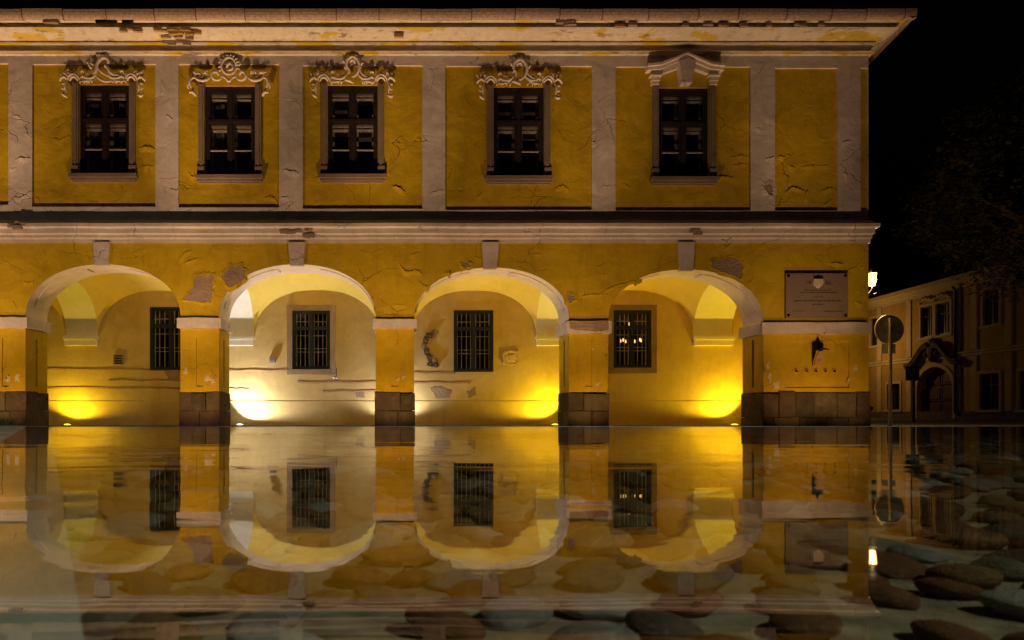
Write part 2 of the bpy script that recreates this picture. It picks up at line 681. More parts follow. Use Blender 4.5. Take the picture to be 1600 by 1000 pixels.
# ---- lower front: spandrels and piers
sp = MB()
so_list = []
for a in ARCH:
    P = arch_pts(a)
    for (xa, za), (xb, zb) in zip(P, P[1:]):
        sp.quad((xa, D, za), (xb, D, zb), (xb, D, ZT), (xa, D, ZT))
        sp.quad((xb, D + TH, zb), (xa, D + TH, za), (xa, D + TH, 4.2), (xb, D + TH, 4.2))
    i = MB()
    for (xa, za), (xb, zb) in zip(P, P[1:]):
        for y0, y1 in ((D, D + .2), (D + .2, D + .23), (D + .23, D + .63), (D + .63, D + .66), (D + .66, D + TH)):
            i.quad((xa, y0, za), (xa, y1, za), (xb, y1, zb), (xb, y0, zb))
    so_list.append((a, i))
for k, (x0, x1) in enumerate(PIER):
    a, b = px(x0), px(x1) if k < 5 else XR
    zi = pz(505)
    # above the impost
    sp.quad((a, D, zi), (b, D, zi), (b, D, ZT), (a, D, ZT))
part(sp, 'arcade_wall', YEL)
for a, i in so_list:
    part(i, 'arch_soffit', CREAM, None, False)
    # raised fillets of the soffit panel: two rails either side of a sunk field
    P = arch_pts(a, 48)
    cx = (px(a[0]) + px(a[1])) / 2
    for lo, hi in ((3, 20), (28, 45)):
        r = MB()
        seg = P[lo:hi + 1]
        for (xa, za), (xb, zb) in zip(seg, seg[1:]):
            zc = pz(a[3])
            def inn(x, z, k=0.02):
                dx, dz = x - cx, z - zc + .3
                l = math.hypot(dx, dz)
                return (x - dx / l * k, z - dz / l * k)
            (xc, zc1), (xd, zd) = inn(xa, za), inn(xb, zb)
            y0, y1 = D + .26, D + .60
            r.quad((xa, y0, za), (xc, y0, zc1), (xd, y0, zd), (xb, y0, zb))
            r.quad((xc, y0, zc1), (xc, y1, zc1), (xd, y1, zd), (xd, y0, zd))
            r.quad((xa, y1, za), (xb, y1, zb), (xd, y1, zd), (xc, y1, zc1))
        part(r, 'soffit_panel', CREAM)

for k, (x0, x1) in enumerate(PIER):
    a, b = px(x0), px(x1) if k < 5 else XR
    zt = pz(513 if k < 4 else 521) if k < 5 else pz(522)
    root = empty('pier', (0, -D, 0), bld)
    m = MB()
    c = (a + b) / 2
    # front with its narrow sunk panel
    if k == 5:
        holes = [(px(1228), px(1327), pz(606), pz(533))]
    elif k == 0:
        holes = []
    else:
        holes = [(c - .07, c + .07, pz(604), pz(528))]
    m.holed(a, b, PLINTH, zt, holes, 0.03, XZ(D), True)
    hr = [(D + .36, D + .46, pz(604), pz(528))]
    m.holed(D, D + TH, PLINTH, zt, hr, 0.035, lambda u, v, w_, b=b: (b - w_, u, v), True)
    m.holed(D, D + TH, PLINTH, zt, hr, 0.035, lambda u, v, w_, a=a: (a + w_, u, v), True)
    m.quad((a, D + TH, PLINTH), (a, D + TH, zt), (b, D + TH, zt), (b, D + TH, PLINTH))
    m.build('shaft', YELLOW_PIER, root)
    # impost band, slightly uneven
    m = MB()
    top = pz([494, 496, 497, 499, 502, 504][k])
    pr = 0.055
    ex = 0.03 if k == 5 else pr
    n = 10
    xs = [a - pr + (b - a + pr + ex) * i / n for i in range(n + 1)]
    rr = random.Random(k)
    lo = [zt + rr.uniform(-.008, .008) for _ in xs]
    hi = [top + rr.uniform(-.006, .006) for _ in xs]
    for i in range(n):
        m.quad((xs[i], D - pr, lo[i]), (xs[i + 1], D - pr, lo[i + 1]), (xs[i + 1], D - pr, hi[i + 1]), (xs[i], D - pr, hi[i]))
        m.quad((xs[i], D - pr, hi[i]), (xs[i + 1], D - pr, hi[i + 1]), (xs[i + 1], D + TH, hi[i + 1]), (xs[i], D + TH, hi[i]))
        m.quad((xs[i + 1], D - pr, lo[i + 1]), (xs[i], D - pr, lo[i]), (xs[i], D + TH + pr, zt), (xs[i + 1], D + TH + pr, zt))
    for X, i, sgn in ((xs[0], 0, -1), (xs[-1], n, 1)):
        m.quad((X, D - pr, lo[i]), (X, D - pr, hi[i]), (X, D + TH + pr, top), (X, D + TH + pr, zt))
    m.quad((xs[0], D + TH + pr, zt), (xs[0], D + TH + pr, top), (xs[-1], D + TH + pr, top), (xs[-1], D + TH + pr, zt))
    m.build('impost', PINK, root)
    # plinth stones
    pb = 0.02
    m = MB()
    m.box(a + .03, b - .03, D + .05, D + TH - .03, 0.0, PLINTH - .002)
    m.build('plinth_core', STONE[1], root)
    rows = [(0.0, 0.33), (0.335, PLINTH)] if k < 5 else [(0.0, 0.2), (0.205, PLINTH)]
    for ri, (z0, z1) in enumerate(rows):
        if k == 5:
            cuts = [a] + [px(v) for v in ((1216, 1242, 1272, 1307, 1338) if ri else (1209, 1248, 1290, 1325))] + [b]
        else:
            cuts = [a, a + (b - a) * rr.uniform(.35, .65), b]
            if rr.random() < .5 and ri:
                cuts = [a, a + (b - a) * .3, a + (b - a) * rr.uniform(.55, .75), b]
        for ci, (u0, u1) in enumerate(zip(cuts, cuts[1:])):
            m = MB()
            f = rr.uniform(-.012, .014)
            s0 = pb if ci == 0 else -.003
            s1 = pb if ci == len(cuts) - 2 else -.003
            if k == 5 and ci == len(cuts) - 2:
                s1 = 0.03
            zt_ = z1 + (rr.uniform(-.03, .02) if ri else 0)
            front = D - pb + f
            # a dressed block with chamfered, slightly crooked face
            j = lambda s=0.009: rr.uniform(-s, s)
            X0, X1 = u0 - s0, u1 + s1
            ch = .014
            i = len(m.v)
            m.v += [(X0, front + ch, z0), (X1, front + ch, z0), (X1, front + ch, zt_ + j()), (X0, front + ch, zt_ + j()),
                    (X0 + ch + j(), front + j(.005), z0 + ch), (X1 - ch + j(), front + j(.005), z0 + ch), (X1 - ch + j(), front + j(.005), zt_ - ch + j()), (X0 + ch + j(), front + j(.005), zt_ - ch + j()),
                    (X0, D + .45, z0), (X1, D + .45, z0), (X1, D + .45, zt_), (X0, D + .45, zt_)]
            for q in ((4, 5, 6, 7), (0, 1, 5, 4), (1, 2, 6, 5), (2, 3, 7, 6), (3, 0, 4, 7), (1, 9, 10, 2), (0, 3, 11, 8), (3, 2, 10, 11)):
                m.f.append(tuple(i + t for t in q))
            m.build('stone', STONE[rr.randrange(4)], root)
        # stones of the reveals
        for X, s in ((a, -1), (b, 1)):
            if k == 5 and s == 1:
                continue
            m = MB()
            e = rr.uniform(.012, .028)
            m.box(min(X, X + s * e), max(X, X + s * e), D + .455, D + TH + .02, z0 + (0 if ri == 0 else .002), z1 - .004)
            m.build('stone', STONE[rr.randrange(4)], root)

# ---- keystones
for (t0, t1, yt, b0, b1, yb) in ((-163, -136, 377, -160, -139, 412), (145, 171, 378, 148, 168, 414), (450, 477, 380, 453, 474, 415),
                                 (753, 780, 381, 756, 776, 420), (1060, 1086, 383, 1063, 1083, 423)):
    m = MB()
    d = D - .06
    m.prism([(px(b0, d), pz(yb, d)), (px(b1, d), pz(yb, d)), (px(t1, d), ZT - .002), (px(t0, d), ZT - .002)], d, D + .06)
    part(m, 'keystone', PINK)

# ---- gallery: back wall, transverse arches, vaults, floor
GW = [(235, 299, 480, 578), (457, 516, 485.4, 577), (709, 770.6, 485, 581), (958, 1017, 485, 574.5), (-70, -8, 482, 578)]
gh = [(px(a, BW), px(b, BW), pz(d_, BW), pz(c, BW)) for a, b, c, d_ in GW]
DADO = pz(626, BW)
m = MB()
m.holed(XL, 8.42, DADO, 4.2, gh, 0.25, XZ(BW))
part(m, 'gallery_wall', GALLERY)
m = MB()
m.quad((XL, BW - .012, 0), (8.42, BW - .012, 0), (8.42, BW - .012, DADO - .012), (XL, BW - .012, DADO - .012))
m.quad((XL, BW - .012, DADO - .012), (8.42, BW - .012, DADO - .012), (8.42, BW, DADO), (XL, BW, DADO))
part(m, 'dado', GALLERY)
m = MB()
m.box(XL, XR - .3, D + .002, BW + .1, -.3, 0.0)
part(m, 'gallery_floor', PAVE)
m = MB()
m.quad((8.42, D + TH, 0), (8.42, BW, 0), (8.42, BW, 4.2), (8.42, D + TH, 4.2))
m.quad((XL + .01, D + TH, 0), (XL + .01, D + TH, 4.2), (XL + .01, BW, 4.2), (XL + .01, BW, 0))
part(m, 'gallery_end_wall', GALLERY)
y0, y1 = D + TH, BW
yc, hy = (y0 + y1) / 2, (y1 - y0) / 2
ZS, RT = 2.17, 1.10


def tz(y):
    t = max(0.0, 1 - ((y - yc) / hy) ** 2)
    return ZS + RT * math.sqrt(t)


TA = [(px(-345), px(-268)), (px(-22), px(40)), (px(282), px(342)), (px(587), px(647)), (px(889), px(950)), (px(1193), px(1268))]
NY = 40
ys = [yc - hy * math.cos(math.pi * i / NY) for i in range(NY + 1)]
for k, (a, b) in enumerate(TA):
    m = MB()
    for u, v in zip(ys, ys[1:]):
        m.quad((a, u, tz(u)), (b, u, tz(u)), (b, v, tz(v)), (a, v, tz(v)))
    part(m, 'transverse_arch', WHITE, None, True)
    m = MB()
    for u, v in zip(ys, ys[1:]):
        m.quad((a, u, tz(u)), (a, v, tz(v)), (a, v, 4.15), (a, u, 4.15))
        m.quad((b, u, tz(u)), (b, v, tz(v)), (b, v, 4.15), (b, u, 4.15))
    part(m, 'arch_cheek', VAULT)
    m = MB()
    m.box(a, b, BW - .10, BW + .02, pz(540, BW), ZS)
    m.box(a - .025, b + .025, BW - .13, BW + .02, ZS - .10, ZS - .03)
    part(m, 'corbel', WHITE)
for (a, b) in [(TA[i][1], TA[i + 1][0]) for i in range(5)] + [(TA[5][1], 8.42)]:
    m = MB()
    cx, hx = (a + b) / 2, (b - a) / 2
    NX = 40
    xs = [cx - hx * math.cos(math.pi * i / NX) for i in range(NX + 1)]
    R1 = 1.09

    def vz(x, y):
        return ZS + math.sqrt(max(0, R1 ** 2 * (1 - abs((x - cx) / hx) ** 2.4)) + max(0, RT ** 2 * (1 - ((y - yc) / hy) ** 2)))
    for i in range(NX):
        for j in range(NY):
            m.quad((xs[i], ys[j], vz(xs[i], ys[j])), (xs[i], ys[j + 1], vz(xs[i], ys[j + 1])), (xs[i + 1], ys[j + 1], vz(xs[i + 1], ys[j + 1])), (xs[i + 1], ys[j], vz(xs[i + 1], ys[j])))
    import bmesh
    o = part(m, 'vault', VAULT, None, True)
    bm = bmesh.new()
    bm.from_mesh(o.data)
    bmesh.ops.remove_doubles(bm, verts=bm.verts, dist=0.0005)
    bm.to_mesh(o.data)
    bm.free()

# ---- shell: floors, side wall, back, roof
m = MB()
m.box(XL, XR - .1, D + .3, 24, 4.16, 4.22)
part(m, 'upper_floor', ROOM)
m = MB()
sx = lambda y_: XR + 0.19 * (y_ - D)
zc_ = pz(86)
m.quad((XR, D + .0, 0.0), (sx(26), 26, 0.0), (sx(26), 26, zc_ + .6), (XR, D + .0, zc_ + .6))
m.quad((XR - .3, D + .86, 0.0), (XR - .3, D + .86, zc_ + .6), (sx(26) - .3, 26, zc_ + .6), (sx(26) - .3, 26, 0.0))
m.quad((XL, D, 0), (XL, D, zc_ + .6), (XL, 26, zc_ + .6), (XL, 26, 0))
m.quad((XL, 26, 0), (XL, 26, zc_ + .6), (sx(26), 26, zc_ + .6), (sx(26), 26, 0))
m.quad((XL, BW + .5, 4.22), (XL, BW + .5, zc_ + .5), (sx(BW) - .3, BW + .5, zc_ + .5), (sx(BW) - .3, BW + .5, 4.22))
part(m, 'outer_wall', YEL)

# ---- upper storey: proud pale grid and recessed yellow panels
PN = [(-345, -310, 98, 321), (-274, 13, 99, 320), (50, 243, 100, 323), (279, 436, 100, 324), (473, 660, 102, 326), (696, 925, 103, 328),
      (962, 1173, 104, 329), (1211, 1309, 106, 329), (1345, 1357, 106, 330)]
YP = D + 0.045
zb = pz(345)
WIN = [(122, 202, 131, 272), (319, 399, 129, 274), (512, 590, 131, 273), (772, 850, 133, 275.5), (1030, 1108, 139, 277), (-170, -92, 130, 272)]
WINW, WINH = 0.98, 1.77
wins = []
for (a, b, c, d_) in WIN:
    cx, z0 = px((a + b) / 2), pz(d_)
    wins.append((cx, z0))
m = MB()
holes = []
for (a, b, c, d_) in PN:
    holes.append((max(px(a), XL + .0), min(px(b), XR), pz(d_), pz(c)))
holes[0] = (XL, px(-310), pz(321), pz(98))
m.holed(XL, XR, zb, pz(84), holes, 0.045, XZ(D))
part(m, 'pilaster_grid', PINK)
for (a, b, c, d_) in PN:
    x0, x1, z0, z1 = max(px(a), XL), min(px(b), XR), pz(d_), pz(c)
    hs = [(cx - WINW / 2, cx + WINW / 2, wz, wz + WINH) for cx, wz in wins if x0 < cx < x1]
    m = MB()
    m.holed(x0, x1, z0, z1, hs, 0.30, XZ(YP))
    part(m, 'wall_panel', YEL)


# ---- mouldings swept along the front and round the right corner
def moulding(name, prof, mat, jitter=0.0, seg=1.2):
    """prof: list of (out, z) from bottom to top; the run follows the front and turns the corner"""
    m = MB()
    xs = []
    x = XL
    while x < XR:
        xs.append(x)
        x += seg
    path = []
    for x in xs:
        path.append(('f', x))
    rr = random.Random(len(prof))
    rows = []
    for kind, x in path:
        j = rr.uniform(-jitter, jitter)
        rows.append([(x, D - o, z + j) for o, z in prof])
    rows.append([(XR + o * 0.9, D - o, z) for o, z in prof])
    rows.append([(XR + 0.19 * 12 + o, D + 12, z) for o, z in prof])
    n = len(prof)
    i = len(m.v)
    for r_ in rows:
        m.v += r_
    for k in range(len(rows) - 1):
        for q in range(n - 1):
            m.f.append((i + k * n + q, i + (k + 1) * n + q, i + (k + 1) * n + q + 1, i + k * n + q + 1))
    return part(m, name, mat)


def prof_px(pts):
    return [(o, pz(y, D - o)) for o, y in pts]


moulding('string_course', prof_px([(0.0, 379.5), (0.025, 379.5), (0.03, 374), (0.05, 371), (0.05, 367), (0.085, 364), (0.085, 357), (0.15, 353.5), (0.15, 348.5), (0.0, 343)]), PINK, 0.004, 0.5)
moulding('cornice', prof_px([(0.0, 87), (0.045, 84.5), (0.045, 83.2), (0.06, 82.8), (0.075, 79.5), (0.02, 78.6)]), CORNICE, 0.0)
moulding('cornice', prof_px([(0.02, 78.5), (0.025, 71)]), PINK, 0.0)
moulding('cornice', prof_px([(0.025, 71), (0.085, 69.5), (0.10, 66.2), (0.075, 65.8), (0.075, 64.3), (0.11, 63.4), (0.18, 58), (0.23, 55), (0.25, 54.3), (0.27, 53), (0.34, 47), (0.385, 42.5), (0.31, 41.8), (0.31, 36)]), CORNICE, 0.0)
moulding('cornice', prof_px([(0.31, 36), (0.39, 35.2), (0.41, 33), (0.46, 31), (0.47, 27), (0.47, 25), (0.2, 23)]), CORNICE, 0.0)

# roof and half-round gutter in sections
m = MB()
zg = pz(24, D - .47)
xr = XR + .47
m.quad((XL, D - .46, zg), (xr, D - .46, zg), (xr - 3, 20, zg + 2.4), (XL, 20, zg + 2.4))
m.quad((xr, D - .46, zg), (xr + 2.2, 26, zg), (xr - 1, 20, zg + 2.4), (xr - 3, 20, zg + 2.4))
m.quad((XL, 20, zg + 2.4), (xr - 1, 20, zg + 2.4), (xr + 2, 26, zg), (XL, 26, zg))
m.quad((XL, D - .46, zg), (XL, 20, zg + 2.4), (XL, 26, zg), (XL, 26, zg - .1))
part(m, 'roof', ROOFM)
jx = [-345, -300, -235, -170, -105, -36, 33, 97, 165, 240, 305, 382, 452, 525, 592, 658, 737, 805, 875, 942, 1014, 1092, 1155, 1230, 1300, 1355, 1415, 1438]
rr = random.Random(3)
dg = D - .56
gut = []
for a, b in zip(jx, jx[1:]):
    x0, x1 = px(a, dg), px(b, dg)
    m = MB()
    zt_, rad = pz(13.5, dg) + rr.uniform(-.008, .008), 0.085
    if a > 1400:
        x1 = XR + .56
    n = 10
    prof = [(dg + .085 - rad * math.cos(math.pi * t / n), zt_ - 0.165 * math.sin(math.pi * t / n) ** .8) for t in range(n + 1)]
    for (ya, za), (yb, zb_) in zip(prof, prof[1:]):
        m.quad((x0 + .004, ya, za), (x1 - .004, ya, za + rr.uniform(-.001, .001)), (x1 - .004, yb, zb_), (x0 + .004, yb, zb_))
    part(m, 'gutter_section', GUTTER, None, True)
    m = MB()
    m.v, m.f = [], []
    for (ya, za), (yb, zb_) in zip(prof, prof[1:]):
        for e0, e1 in ((0, .008),):
            c0 = (dg + .085, zt_)
            A = (c0[0] + (ya - c0[0]) * 1.06, c0[1] + (za - c0[1]) * 1.06)
            B = (c0[0] + (yb - c0[0]) * 1.06, c0[1] + (zb_ - c0[1]) * 1.06)
            m.quad((x0 - .006, A[0], A[1]), (x0 + .011, A[0], A[1]), (x0 + .011, B[0], B[1]), (x0 - .006, B[0], B[1]))
    part(m, 'gutter_bracket', ROOFM)
# gutter along the side eaves
m = MB()
xa, xb = XR + .57, XR + .57 + 0.19 * 11
zt_ = pz(13.5, dg)
n = 10
for t in range(n):
    A = [(-.085 * math.cos(math.pi * q / n), -.165 * math.sin(math.pi * q / n) ** .8) for q in (t, t + 1)]
    m.quad((xa - .085 - A[0][0], dg + .02, zt_ + A[0][1]), (xa - .085 - A[1][0], dg + .02, zt_ + A[1][1]), (xb - .085 - A[1][0], 25, zt_ + A[1][1]), (xb - .085 - A[0][0], 25, zt_ + A[0][1]))
part(m, 'gutter_section', GUTTER, None, True)
# downpipe behind the corner
m = MB()
m.tube([(XR + .09, D + .25, 0.45), (XR + .09, D + .25, 7.6)], .05, 10)
m.tube([(XR + .09, D + .25, 0.55), (XR + .09, D + .22, 0.42), (XR + .13, D + .12, 0.36)], [.055, .06, .06], 10)
part(m, 'downpipe', IRON, None, True)

# ---- upper windows
def ring(m, x0, x1, z0, z1, t, y0, y1):
    m.box(x0, x0 + t, y0, y1, z0, z1)
    m.box(x1 - t, x1, y0, y1, z0, z1)
    m.box(x0 + t, x1 - t, y0, y1, z0, z0 + t)
    m.box(x0 + t, x1 - t, y0, y1, z1 - t, z1)


def make_upper_window():
    """origin at the middle of the sill line on the panel plane; -Y is towards the street"""
    root = empty('upper_window')
    W, H = WINW, WINH
    zt = H * 0.615       # transom
    zb = H * 0.29        # glazing bar of the lower casements
    m = MB()
    m.box(-W / 2, W / 2, .03, .09, H - .105, H)
    m.box(-W / 2, -W / 2 + .05, .03, .09, 0, H - .105)
    m.box(W / 2 - .05, W / 2, .03, .09, 0, H - .105)
    m.box(-W / 2 + .05, W / 2 - .05, .03, .09, 0, .05)
    m.box(-W / 2 + .05, W / 2 - .05, .015, .085, zt - .03, zt + .03)
    m.box(-.035, .035, .02, .088, .05, zt - .03)
    m.box(-.035, .035, .02, .088, zt + .03, H - .105)
    m.build('frame', DARKWOOD, root)
    cells = [(-W / 2 + .05, -.035, zt + .03, H - .105), (.035, W / 2 - .05, zt + .03, H - .105),
             (-W / 2 + .05, -.035, .05, zt - .03), (.035, W / 2 - .05, .05, zt - .03)]
    for i, (a, b, c, d_) in enumerate(cells):
        m = MB()
        ring(m, a + .002, b - .002, c + .002, d_ - .002, .035, .035, .075)
        m.build('casement', DARKWOOD, root)
        rows = [(c + .037, d_ - .037)] if i < 2 else [(c + .037, zb - .011), (zb + .011, d_ - .037)]
        if i >= 2:
            m = MB()
            m.box(a + .037, b - .037, .04, .07, zb - .011, zb + .011)
            m.build('glazing_bar', PALEWOOD, root)
        for (e, f) in rows:
            m = MB()
            m.quad((a + .037, .055, e), (b - .037, .055, e), (b - .037, .055, f), (a + .037, .055, f))
            m.build('pane', PANE, root)
    # box lining and the inner casements behind
    m = MB()
    y0, y1 = .092, .26
    for (a, b, c, d_) in ((-W / 2, W / 2, 0, H),):
        m.quad((a, y0, c), (a, y1, c), (a, y1, d_), (a, y0, d_))
        m.quad((b, y0, c), (b, y0, d_), (b, y1, d_), (b, y1, c))
        m.quad((a, y0, c), (b, y0, c), (b, y1, c), (a, y1, c))
        m.quad((a, y0, d_ - .02), (a, y1, d_ - .02), (b, y1, d_ - .02), (b, y0, d_ - .02))
    m.build('lining', ROOM, root)
    m = MB()
    for (a, b, c, d_) in cells:
        ring(m, a + .012, b - .012, c + .01, d_ - .075, .058, .17, .20)
        m.box(a + .02, b - .02, .105, .2005, d_ - .074, d_ - .03)
        m.box(a + .03, b - .03, .12, .1695, d_ - .12, d_ - .10)
    m.box(-.04, .04, .165, .205, .05, H - .1)
    m.box(-W / 2 + .05, W / 2 - .05, .175, .21, zt - .05, zt + .03)
    m.build('inner_frame', PALEWOOD, root)
    # stone jambs with base blocks, sill
    for s in (-1, 1):
        m = MB()
        a, b = sorted((s * (W / 2 + .004), s * (W / 2 + .125)))
        m.box(a, b, -.05, .03, .17, H + .03)
        m.box(a + .035, b - .035, -.062, -.0505, .19, H)
        a2, b2 = sorted((s * (W / 2 + .002), s * (W / 2 + .14)))
        m.box(a2, b2, -.075, .03, 0.0, .165)
        m.build('jamb', JAMB, root)
    m = MB()
    m.prism([(0, 0)] * 3, 0, 0) if False else None
    m.box(-W / 2 - .17, W / 2 + .17, -.12, .02, -.075, -.003)
    m.box(-W / 2 - .14, W / 2 + .14, -.085, .0, -.125, -.076)
    m.box(-W / 2 - .12, W / 2 + .12, -.05, .0, -.15, -.126)
    m.build('sill', JAMB, root)
    return root


def spiral(cx, cz, r0, r1, a0, turns, n=18):
    out = []
    for i in range(n + 1):
        t = i / n
        r = r0 + (r1 - r0) * t
        a = R(a0) + turns * 2 * math.pi * t
        out.append((cx + r * math.cos(a), cz + r * math.sin(a)))
    return out


def smooth_pts(pts, n=6):
    out = []
    P = [pts[0]] + list(pts) + [pts[-1]]
    for k in range(1, len(P) - 2):
        p0, p1, p2, p3 = [Vector((q[0], q[1])) for q in P[k - 1:k + 3]]
        for i in range(n):
            t = i / n
            v = 0.5 * ((2 * p1) + (p2 - p0) * t + (2 * p0 - 5 * p1 + 4 * p2 - p3) * t * t + (3 * p1 - p0 - 3 * p2 + p3) * t ** 3)
            out.append((v.x, v.y))
    out.append(tuple(pts[-1]))
    return out


PXM = 1 / 80.0


def ornament(kind):
    """rocaille crest in pixels round the window head: x from the window's middle, z from its top"""
    m = MB()
    rr = random.Random(kind * 11)

    def stroke(pts, r, taper=True, y=-.055, sm=True):
        q = smooth_pts(pts) if sm else pts
        n = len(q)
        rad = []
        for i in range(n):
            t = i / (n - 1)
            k = math.sin(math.pi * min(1, .12 + t * .8)) ** .6 if taper else 1
            rad.append(max(.3, r * 1.05 * k) * PXM)
        m.tube([(a * PXM, y - .035 - .03 * math.sin(math.pi * i / (n - 1)), b * PXM) for i, (a, b) in enumerate(q)], rad, 7)

    def leaf(x, z, ang, L, wd):
        ca, sa = math.cos(R(ang)), math.sin(R(ang))
        stroke([(x, z), (x + ca * L * .5 - sa * L * .12, z + sa * L * .5 + ca * L * .12), (x + ca * L, z + sa * L)], wd)

    def knob(x, z, r):
        i0 = len(m.v)
        for la in range(5):
            for lo in range(8):
                th, ph = math.pi * la / 4, 2 * math.pi * lo / 8
                m.v.append(((x + r * math.sin(th) * math.cos(ph)) * PXM, -.10 + r * PXM * math.cos(th) * .8, (z + r * math.sin(th) * math.sin(ph)) * PXM))
        for la in range(4):
            for lo in range(8):
                l2 = (lo + 1) % 8
                m.f.append((i0 + la * 8 + lo, i0 + la * 8 + l2, i0 + (la + 1) * 8 + l2, i0 + (la + 1) * 8 + lo))

    for s in (-1, 1):
        X = lambda pts: [(s * a, b) for a, b in pts]
        if kind == 1:      # garland bowls and round scrolls
            stroke(X(spiral(20, 10, 9, 3, 200, .95)), 2.2, sm=False)
            stroke(X([(30, 8), (34, 3), (42, 1), (50, 4), (54, 11)]), 2.3)
            stroke(X([(34, 9), (42, 5), (50, 10)]), 1.3)
            for i in range(7):
                knob(s * (35 + i * 2.6), 9 + rr.uniform(0, 7), rr.uniform(1.2, 2.0))
            for i in range(5):
                leaf(s * (34 + i * 4.5), 11, 90 - s * (rr.uniform(-50, 60)), 8, 1.1)
            stroke(X([(53, 6), (58, 5), (61, -1), (59, -8), (55, -13)]), 2.1)
            stroke(X([(63, 9), (60, 4), (64, 1)]), 1.4)
            stroke(X([(60, -4), (64, -6), (63, -11)]), 1.2)
            stroke(X([(52, -22), (56, -17), (62, -17)]), 2.4)
        else:
            # shell arch over the jamb, hanging leaf beside it
            stroke(X([(34, -1), (38, 6), (45, 9), (52, 6), (55, -2)]), 2.0)
            stroke(X([(38, 0), (42, 4.5), (47, 4.5), (51, 0)]), 2.0)
            stroke(X([(54, 0), (57, -6), (57, -14), (55.5, -22)]), 1.7)
            stroke(X([(55, 1), (59, 5), (64, 2), (66, -1)]), 2.0)
            stroke(X([(57, -4), (61, -6), (63, -4)]), 1.3)
            stroke(X([(57, -12), (61, -14), (64, -10)]), 1.2)
            stroke(X([(62, -18), (60, -23), (55, -26)] if s < 0 else [(55, -21), (60, -25), (64, -20)]), 2.2)
            # undulating band to the middle
            stroke(X([(35, 2), (30, 6), (24, 3), (17, 3), (11, 8), (9, 15)]), 2.2)
            stroke(X(spiral(31, 12, 3.2, 1.2, 250, -.8)), 1.3, sm=False)
            stroke(X([(33, -1), (27, -2), (20, -1), (13, 1)]), 1.5)
            for i in range(5):
                leaf(s * (14 + i * 5), 0, -90 + s * rr.uniform(-30, 50), 5, 1.1)
            for i in range(7):
                leaf(s * (38 + i * 4), 8 - abs(i - 3) * .6, 90 - s * rr.uniform(-25, 45), rr.uniform(5, 11), rr.uniform(.8, 1.3))
            for i in range(4):
                knob(s * (42 + i * 6 + rr.uniform(-1, 1)), 15 + rr.uniform(-4, 3), rr.uniform(1.1, 1.9))
            stroke(X([(12, 10), (18, 8), (24, 10), (27, 13)]), 1.1)
    if kind == 1:
        stroke([(0 + 11 * math.cos(R(a)), 24 + 13 * math.sin(R(a))) for a in range(0, 361, 15)], 2.0, False, sm=False)
        stroke([(-6, 19), (0, 17), (6, 21), (3, 28), (-4, 30)], 2.0)
        leaf(-4, 22, 40, 12, 2.2)
        for a in range(-20, 201, 20):
            leaf(11.5 * math.cos(R(a)), 24 + 13.5 * math.sin(R(a)), a + rr.uniform(-20, 20), 6, 1.2)
        stroke([(-14, 8), (-6, 6), (0, 0), (6, 6), (14, 8)], 2.0)
    elif kind == 0:
        stroke([(-26, 4), (-17, 6), (-10, 14), (-7, 26), (0, 34), (8, 33), (9, 27), (3, 25)], 2.6)
        stroke([(4, 26), (8, 20), (15, 10), (26, 7), (31, 11)], 2.6)
        stroke([(-8, 24), (-4, 16), (2, 10), (10, 6)], 2.0)
        stroke([(-10, 8), (-4, 2), (4, -2), (14, -1)], 2.2)
        for q in ((-18, 20), (-20, 25), (-14, 24), (-5, 36), (9, 36)):
            leaf(q[0], q[1], rr.uniform(60, 140), 7, 1.5)
        knob(13, 5, 3.0)
        knob(5, 22, 3.0)
        knob(-18, 20, 2.6)
    else:
        dz = 0 if kind == 2 else -2
        stroke([(-8, 10 + dz), (-5, 16 + dz), (-9, 24 + dz), (-8, 32 + dz), (-1, 37 + dz), (7, 34 + dz), (11, 25 + dz), (9, 14 + dz), (2, 7 + dz), (-5, 8 + dz)], 2.6)
        stroke([(-4, 30 + dz), (1, 32 + dz), (4, 28 + dz)], 1.8)
        stroke([(12, 20 + dz), (16, 10), (23, 5), (31, 7)], 2.3)
        stroke([(-12, 2), (-6, 0), (2, -3)], 2.2)
        for q in ((13, 18), (-12, 28), (-10, 18), (14, 24)):
            leaf(q[0], q[1] + dz, rr.uniform(30, 150), 6, 1.5)
    return m


proto = make_upper_window()
wroots = [proto] + [copy_tree(proto) for _ in wins[1:]]
for k, (cx, z0) in enumerate(wins):
    o = wroots[k]
    o.parent = bld
    o.location = (cx, YP - D, z0)
    if k == 4:
        continue
    kind = [0, 1, 2, 3, None, 0][k]
    m = ornament(kind)
    q = m.build('stucco_ornament', ORN, o, True)
    q.location = (0, 0.0, WINH + .035)
    if k in (0, 4):
        pass
